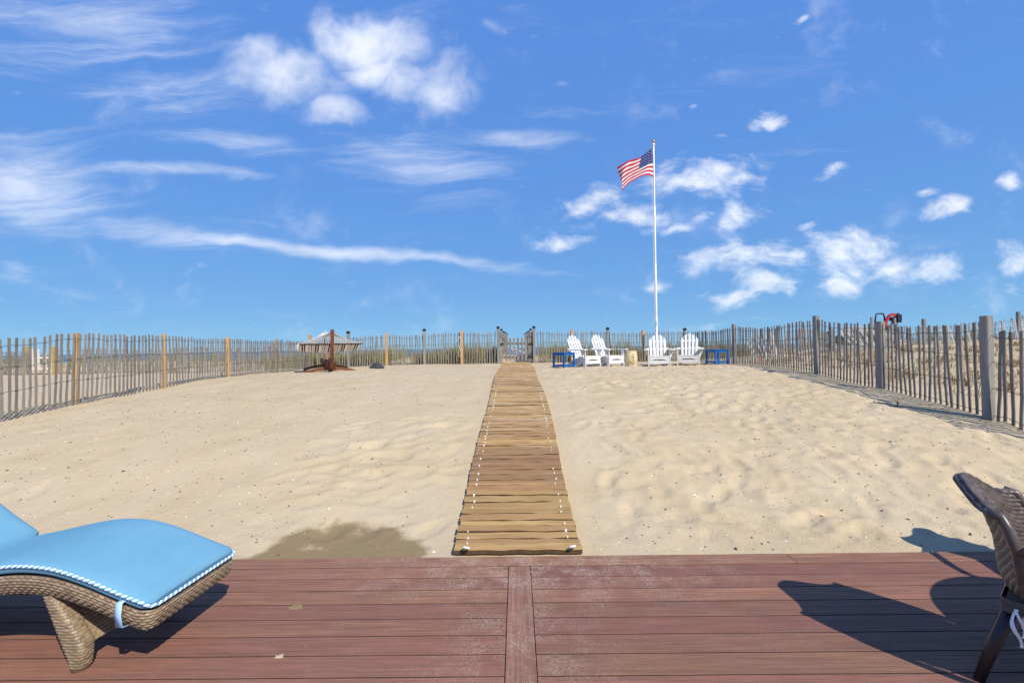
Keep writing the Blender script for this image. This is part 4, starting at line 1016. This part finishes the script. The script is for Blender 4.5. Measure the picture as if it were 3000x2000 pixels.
WICK2 = wick('golden_wicker_mat', (.20, .14, .082), (.33, .25, .16)); WICK3 = wick('deep_wicker_mat', (.15, .10, .058), (.26, .19, .12)); WBS = [WICK, WICK2, WICK3]
WICKD = wick('dark_wicker_mat', (.060, .042, .035), (.115, .086, .072), .36); WICKD2 = wick('taupe_wicker_mat', (.075, .055, .046), (.13, .10, .085), .36); WICKD3 = wick('black_wicker_mat', (.048, .035, .030), (.095, .072, .062), .36); WDS = [WICKD, WICKD2, WICKD3]
WLEG = material('black_brown_leg_mat', (.022, .014, .014), (.035, .024, .022), 40, (1, 1, 6), rough=.38, spec=.45, bump=.0012, bscale=90)
FOOTM = material('brown_foot_mat', (.10, .055, .038), rough=.5)
CUSH = material('turquoise_cushion_mat', (.118, .285, .405), (.140, .315, .435), 2.2, rough=.85, spec=.2, bump=.0012, bscale=220)
STRAP = material('blue_strap_mat', (.36, .53, .74), rough=.85)
PIPW = material('piping_white_mat', (.78, .80, .80), rough=.85); PIPB = material('piping_blue_mat', (.13, .36, .62), rough=.85)

# ---------------------------------------------------------------- chaise lounge (local x = length, foot at +x)
CX, CY = -2.285, 2.37
cl = thing('chaise_lounge', 'wicker chaise lounge with a bright blue cushion on the left of the deck', 'lounger', (CX, CY, 0), R(-4.0))
HWc = .285                                    # half width
seatp = [(-.545, .405), (-.44, .420), (-.30, .452), (-.12, .490), (.03, .502), (.18, .490), (.34, .447), (.47, .400), (.58, .362), (.645, .345)]
backp = [(-.555, .412), (-.61, .438), (-.72, .505), (-.88, .615), (-1.08, .755), (-1.30, .91)]
framep = [(-1.25, .36), (-.9, .33), (-.6, .315)] + [(x - .004, z - .066) for x, z in seatp]
sx_c = curve(seatp, 41); bx_c = curve(backp, 31)
def slab(path, hw, th, endr=.045, name='cushion'):
    """rounded pad swept along a path in the xz plane"""
    n = len(path); L = np.concatenate([[0], np.cumsum([math.hypot(path[k+1][0]-path[k][0], path[k+1][1]-path[k][1]) for k in range(n-1)])]); rows = []
    for k in range(n):
        p = Vector((path[k][0], 0, path[k][1])); t = Vector((path[min(k+1, n-1)][0]-path[max(k-1, 0)][0], 0, path[min(k+1, n-1)][1]-path[max(k-1, 0)][1])).normalized(); nr = Vector((-t.z, 0, t.x))
        if nr.z < 0: nr = -nr
        de = min(L[k], L[-1] - L[k]); f = math.sqrt(max(0, 1 - (1 - min(1, de / endr)) ** 2)); w = hw - endr * .8 * (1 - f); tt = th * (.35 + .65 * f)
        loop = []
        for q in range(28):
            a = 6.28318 * q / 28; ca, sa = math.cos(a), math.sin(a)
            ex = math.copysign(abs(ca) ** .22, ca) * w; ez = math.copysign(abs(sa) ** .55, sa) * tt / 2
            crown = (.010 + .006 * float(vnoise(np.array(p.x * 9 + ex * 6 + 20.0), np.array(ex * 8 - p.x * 3 + 40.0), 61)) + .004 * float(vnoise(np.array(p.x * 26 + 70.), np.array(ex * 20 + 9.), 62))) * (1 - (ex / w) ** 2) * (1 if sa > 0 else 0)
            loop.append(p + Vector((0, ex, 0)) + nr * (ez + crown - th / 2))
        rows.append(loop + [loop[0]])
    return rows
for pth, nm in ((sx_c, 'cushion'), (bx_c, 'back_cushion')):
    if nm == 'cushion':        # finer stations towards the ends
        pth = curve([tuple(p) for p in sx_c], 90)
    S = slab(pth, HWc, .062)
    b = MB(); b.grid(S); b.add(S[0][:-1], [tuple(range(28))]); b.add(S[-1][:-1], [tuple(reversed(range(28)))])
    co = b.build(nm, CUSH, cl, True)
    # twisted cord along the upper seam
    pd = curve([tuple(p) for p in pth], 90)
    edge = [Vector((p[0], -HWc - .002, p[1] - .018)) for p in pd[:-3]]
    if nm == 'cushion':
        xe, ze = pd[-1][0] + .004, pd[-1][1] - .034
        edge += [Vector((xe - .012, -HWc + .008, ze + .004)), Vector((xe + .002, -HWc + .035, ze))] + [Vector((xe + .004, v, ze)) for v in np.linspace(-HWc + .06, HWc - .06, 14)] + [Vector((xe + .002, HWc - .035, ze)), Vector((xe - .012, HWc - .008, ze + .004))]
        edge += [Vector((p[0], HWc - .004, p[1] - .046)) for p in reversed(pd[:-3])]
    else:
        edge += [Vector((p[0] - .03, HWc - .004, p[1] - .046)) for p in reversed(pd[:-3])]
    # resample and twist
    Ls = [0.0]
    for k in range(len(edge) - 1): Ls.append(Ls[-1] + (edge[k+1] - edge[k]).length)
    N_ = int(Ls[-1] / .0042); E = []
    for s in np.linspace(0, Ls[-1], N_):
        E.append(Vector((float(np.interp(s, Ls, [e.x for e in edge])), float(np.interp(s, Ls, [e.y for e in edge])), float(np.interp(s, Ls, [e.z for e in edge])))))
    for ph, mt in ((0, PIPW), (math.pi, PIPB)):
        pts = []
        for k in range(N_):
            t = (E[min(k + 1, N_ - 1)] - E[max(k - 1, 0)]).normalized(); u_ = t.cross(Vector((0, 0, 1))).normalized(); w_ = u_.cross(t); an = k * .0042 / .028 * 6.283 + ph
            pts.append(E[k] + (u_ * math.cos(an) + w_ * math.sin(an)) * .0034)
        MB().tube(pts, .0050, 6).build('piping', mt, co, True)
# woven side skirt running round the frame
fp_ = curve(framep, 60); fp_ = [(p[0], p[1]) for p in fp_]
xe, ze = fp_[-1]; xe -= .050; r_ = .050; fp_ = [p for p in fp_ if p[0] < xe - .008]; ze = fp_[-1][1]
per = [Vector((x, -HWc + .006, z)) for x, z in fp_]
cor = [Vector((xe + r_ * math.sin(a) - .004, -HWc + .006 + r_ * (1 - math.cos(a)), ze - .010 * math.sin(a))) for a in np.linspace(.12, 1.57, 8)]
per = per + cor + [Vector((p.x, -p.y, p.z)) for p in reversed(cor)] + [Vector((x, HWc - .006, z)) for x, z in reversed(fp_)]
Lp = np.concatenate([[0], np.cumsum([(per[k+1] - per[k]).length for k in range(len(per) - 1)])]); PX_ = [p.x for p in per]; PYY = [p.y for p in per]; PZZ = [p.z for p in per]
SKH = .092
def skirt(u, v):
    s = u * Lp[-1]; x, y, z = float(np.interp(s, Lp, PX_)), float(np.interp(s, Lp, PYY)), float(np.interp(s, Lp, PZZ))
    e = .01; tx = float(np.interp(min(Lp[-1], s + e), Lp, PX_) - np.interp(max(0, s - e), Lp, PX_)); ty = float(np.interp(min(Lp[-1], s + e), Lp, PYY) - np.interp(max(0, s - e), Lp, PYY))
    n = Vector((ty, -tx, 0)).normalized()
    o = .012 * math.sin(math.pi * (v * .92 + .04)) - .020 * v
    return Vector((x, y, z - v * SKH + .004)) + n * o
sk_ = wgrid(weave(skirt, int(Lp[-1] / .034), 7, -.0075, 5, 4)); sk_.build('wicker_skirt', WBS, cl, True)
fpe = fp_ + [(xe + .030, ze - .008)]; und = MB(); und.grid([[Vector((x, -HWc + .01, z - SKH + .01)), Vector((x, HWc - .01, z - SKH + .01))] for x, z in fpe]); und.grid([[Vector((x, -HWc + .0, z + .002)), Vector((x, HWc - .0, z + .002))] for x, z in fpe])
und.build('wicker_underside', WICKD, cl)
bfr = curve([(p[0] - .02, p[1] - .075) for p in backp], 30)
b = MB(); b.beam([(p[0], 0, p[1]) for p in bfr], HWc * 2 + .02, .05, (0, 1, 0)); b.build('back_frame', WICK, cl)
def leg_set(x0, ztop):
    def loft(sgn):
        lev = [(0.012, -.032, .028, .030), (.06, -.046, .036, .032), (.12, -.072, .038, .035), (.22, -.112, -.025, .035), (ztop, -.160, -.110, .035)]
        def P(u, v):
            z = .012 + (ztop - .012) * v; a = [float(np.interp(z, [l[0] for l in lev], [l[k] for l in lev])) for k in (1, 2, 3)]
            xc = (a[0] + a[1]) / 2; hx = (a[1] - a[0]) / 2; hy = a[2]
            an = 6.28318 * u; c, s = math.cos(an), math.sin(an)
            return Vector((x0 + xc + hx * math.copysign(abs(c) ** .5, c), sgn * (HWc - .045) + hy * math.copysign(abs(s) ** .5, s) * 1, z))
        return P
    for sgn in (-1, 1):
        wgrid(weave(loft(sgn), 9, int(ztop / .0135), .0048, 4, 4)).build('leg', WBS, cl, True)
        MB().tube([(x0 - .003, sgn * (HWc - .045), .0), (x0 - .003, sgn * (HWc - .045), .016)], [.036, .035], 14).build('foot_cap', FOOTM, cl, 40)
    def panel(u, v): return Vector((x0 + .022 - .14 * v + .012 * math.sin(math.pi * u), -HWc + .06 + (2 * HWc - .12) * u, .105 + (ztop - .085) * v))
    wgrid(weave(panel, 16, int((ztop - .09) / .0135), .0055, 4, 4)).build('leg_panel', WBS, cl, True)
    MB().grid([[Vector((x0 - .01 - .14 * v, -HWc + .06 + (2 * HWc - .12) * u, .105 + (ztop - .085) * v)) for u in (0, 1)] for v in (0, 1)]).build('leg_panel', WICKD, cl)
leg_set(.265, .345); leg_set(-.95, .29)
stp = MB()
sxp = .515; zt_ = float(np.interp(sxp, [p[0] for p in fp_], [p[1] for p in fp_]))
P = [[(sxp + dx, -HWc + .01, zt_ + .028), (sxp + dx, -HWc - .017, zt_ + .022), (sxp + dx - .002, -HWc - .022, zt_ - .03), (sxp + dx, -HWc - .017, zt_ - .085), (sxp + dx + .006, -HWc + .03, zt_ - .095)] for dx in (-.016, .016)]
stp.grid(P); so_ = stp.build('strap', STRAP, cl, True); so_.modifiers.new('thick', 'SOLIDIFY').thickness = .002

# ---------------------------------------------------------------- dark wicker dining chairs and table
def wicker_chair():
    t = thing('wicker_chair', 'x', 'chair')
    BW = .265
    def back(u, v):
        s = 2 * u - 1; vv = v
        ztop = .725 + .085 * math.exp(-(abs(s) / .55) ** 4)
        z = .275 + (ztop - .275) * min(vv, .90) / .90
        x = float(np.interp(z, [.27, .34, .45, .60, .70, .81], [-.165, -.222, -.262, -.278, -.31, -.378])) + .085 * s * s
        y = s * float(np.interp(z, [.27, .34, .5, .66, .74, .80], [.19, .225, .262, .262, .235, .20]))
        p = Vector((x, y, z))
        if vv > .90:      # the top rolls over backwards
            a = (vv - .90) / .10 * 3.3; rr = .016
            p += Vector((-rr * (1 - math.cos(a)), 0, rr * math.sin(a)))
        return p
    wgrid(weave(lambda u, v: back(1 - u, v), 15, 30, .0085, 4, 4)).build('back_outer', WDS, t, True)
    wgrid(weave(lambda u, v: back(u, v * .97) + Vector((.016, 0, 0)), 15, 26, .0075, 4, 4)).build('back_inner', WDS, t, True)
    for s in (-1, 1):
        u = 0 if s < 0 else 1
        pts = [back(u, v) + Vector((.008, 0, 0)) for v in np.linspace(0, .9, 12)] + [back(u, .98)]
        MB().tube(pts, .020, 10).build('back_rim', WICKD, t, True)
        MB().tube([(-.215, s * .180, .34), (-.275, s * .200, .15), (-.315, s * .212, .0)], [.024, .022, .019], 12).build('leg', WLEG, t, True)
        MB().tube([(.245, s * .235, .36), (.255, s * .24, 0)], [.024, .020], 12).build('leg', WLEG, t, True)
        MB().tube([(-.19, s * .262, .60), (-.08, s * .275, .635), (.12, s * .275, .63), (.225, s * .265, .61), (.25, s * .25, .56), (.25, s * .24, .36)], .021, 10).build('arm', WICKD, t, True)
    def apron(u, v):
        c = [(-.24, -.225), (-.22, -.24), (.25, -.25), (.27, -.23), (.27, .23), (.25, .25), (-.22, .24), (-.24, .225), (-.24, -.225)]
        k = u * 8; i = min(int(k), 7); f = k - i; return Vector((c[i][0] + (c[i+1][0] - c[i][0]) * f, c[i][1] + (c[i+1][1] - c[i][1]) * f, .395 - .055 * v))
    wgrid(weave(apron, 40, 7, -.004, 4, 3)).build('seat_apron', WDS, t, True)
    MB().box((.015, 0, .385), (.48, .46, .03)).build('seat', WICKD, t)
    S = slab([(x, .455) for x in np.linspace(-.20, .26, 24)], .225, .06); b = MB(); b.grid(S); b.add(S[0][:-1], [tuple(range(28))]); b.add(S[-1][:-1], [tuple(reversed(range(28)))])
    cu = b.build('seat_cushion', CUSH, t, True)
    rt = random.Random(3)
    for k in range(4):
        x = -.165 - .010 * k; y = -.200 - .012 * k
        MB().grid([[(x + w * (1 + .3 * math.sin(z * 60 + k)) + .012 * math.sin(z * 35 + 2 * k), y - .03 + .012 * math.sin(z * 40 + 1.7 * k), z) for w in (-.006, .006)] for z in np.linspace(.37, .22 + .035 * ((k * 2) % 3), 12)]).build('tie', PIPW, cu, True)
    return t
wc = wicker_chair()
wc.location = (2.325, 1.874, 0); wc.rotation_euler = (0, 0, R(-52)); tag(wc, 'dark brown wicker armchair cut by the right edge, standing on the deck', 'chair', 'dark wicker chairs round the table')
w2 = copy_tree(wc); f2 = Vector((-.28, -.96, 0)).normalized()
w2.location = (3.48, 2.57, 0); w2.rotation_euler = (0, 0, math.atan2(f2.y, f2.x)); tag(w2, 'second dark wicker armchair just past the right edge, shading the sand', 'chair', 'dark wicker chairs round the table')
tb = thing('dining_table', 'round wicker table just past the right edge, its shadow falling on the deck', 'table', (3.22, 1.76, 0))
MB().lathe([(.50, .700), (.545, .705), (.55, .72), (.545, .735), (.50, .738)], 48).build('table_top', WICKD, tb, 40)
for k in range(4):
    a = .785 + k * 1.571; MB().tube([(.36 * math.cos(a), .36 * math.sin(a), .70), (.42 * math.cos(a), .42 * math.sin(a), 0)], .024, 10).build('leg', WICKD, tb)

# ---------------------------------------------------------------- pebbles and shell bits on the sand
PEB = [material('dark_pebble_mat', (.035, .030, .028), (.075, .062, .055), 30, rough=.7), material('shell_white_mat', (.72, .68, .60), rough=.6), material('tan_pebble_mat', (.42, .24, .095), (.34, .17, .06), 20, rough=.6)]
rp = np.random.RandomState(77); b = MB()
def bit(x, y, s, mat):
    z = ground(x, y); a = rp.uniform(0, 6.283); e = rp.uniform(.5, 1.0); h = rp.uniform(.35, .7)
    c, sn = math.cos(a), math.sin(a); pts = []
    for k in range(5):
        an = k * 1.2566 + rp.uniform(-.3, .3); px_, py_ = s * math.cos(an), s * e * math.sin(an); pts.append((x + px_ * c - py_ * sn, y + px_ * sn + py_ * c, z - .001 + s * .15))
    b.add(pts + [(x + s * .15, y, z + s * h)], [(k, (k + 1) % 5, 5) for k in range(5)], mat)
for i in range(12000):
    x = rp.uniform(-7.6, 6.2); y = 3.3 + 12.5 * rp.rand() ** 1.25
    if abs(x) < .56: continue
    dn = .40 + .6 * (x < -1.6) * (y < 9) + .75 * (x > 1.8) * (y < 7.5) * min(1, (x - 1.3) / 2.0) + .8 * (vnoise(np.array(x * .8), np.array(y * .8), 40) > .12)
    if -1.5 < x < 2.0: dn *= .55
    if rp.rand() > dn: continue
    k = rp.rand(); mat = 0 if k < .58 else (1 if k < .78 else 2)
    s = .0036 + .0085 * rp.rand() ** 2.4 + (.009 * rp.rand() if rp.rand() < (.14 if x > 1.5 and y < 7.5 else .05) else 0)
    bit(x, y, s * (1.0 + .03 * y), mat)
tag(b.build('pebbles', PEB, smooth=False), 'dark pebbles and shell bits strewn over the sand', 'pebbles', kind='stuff')
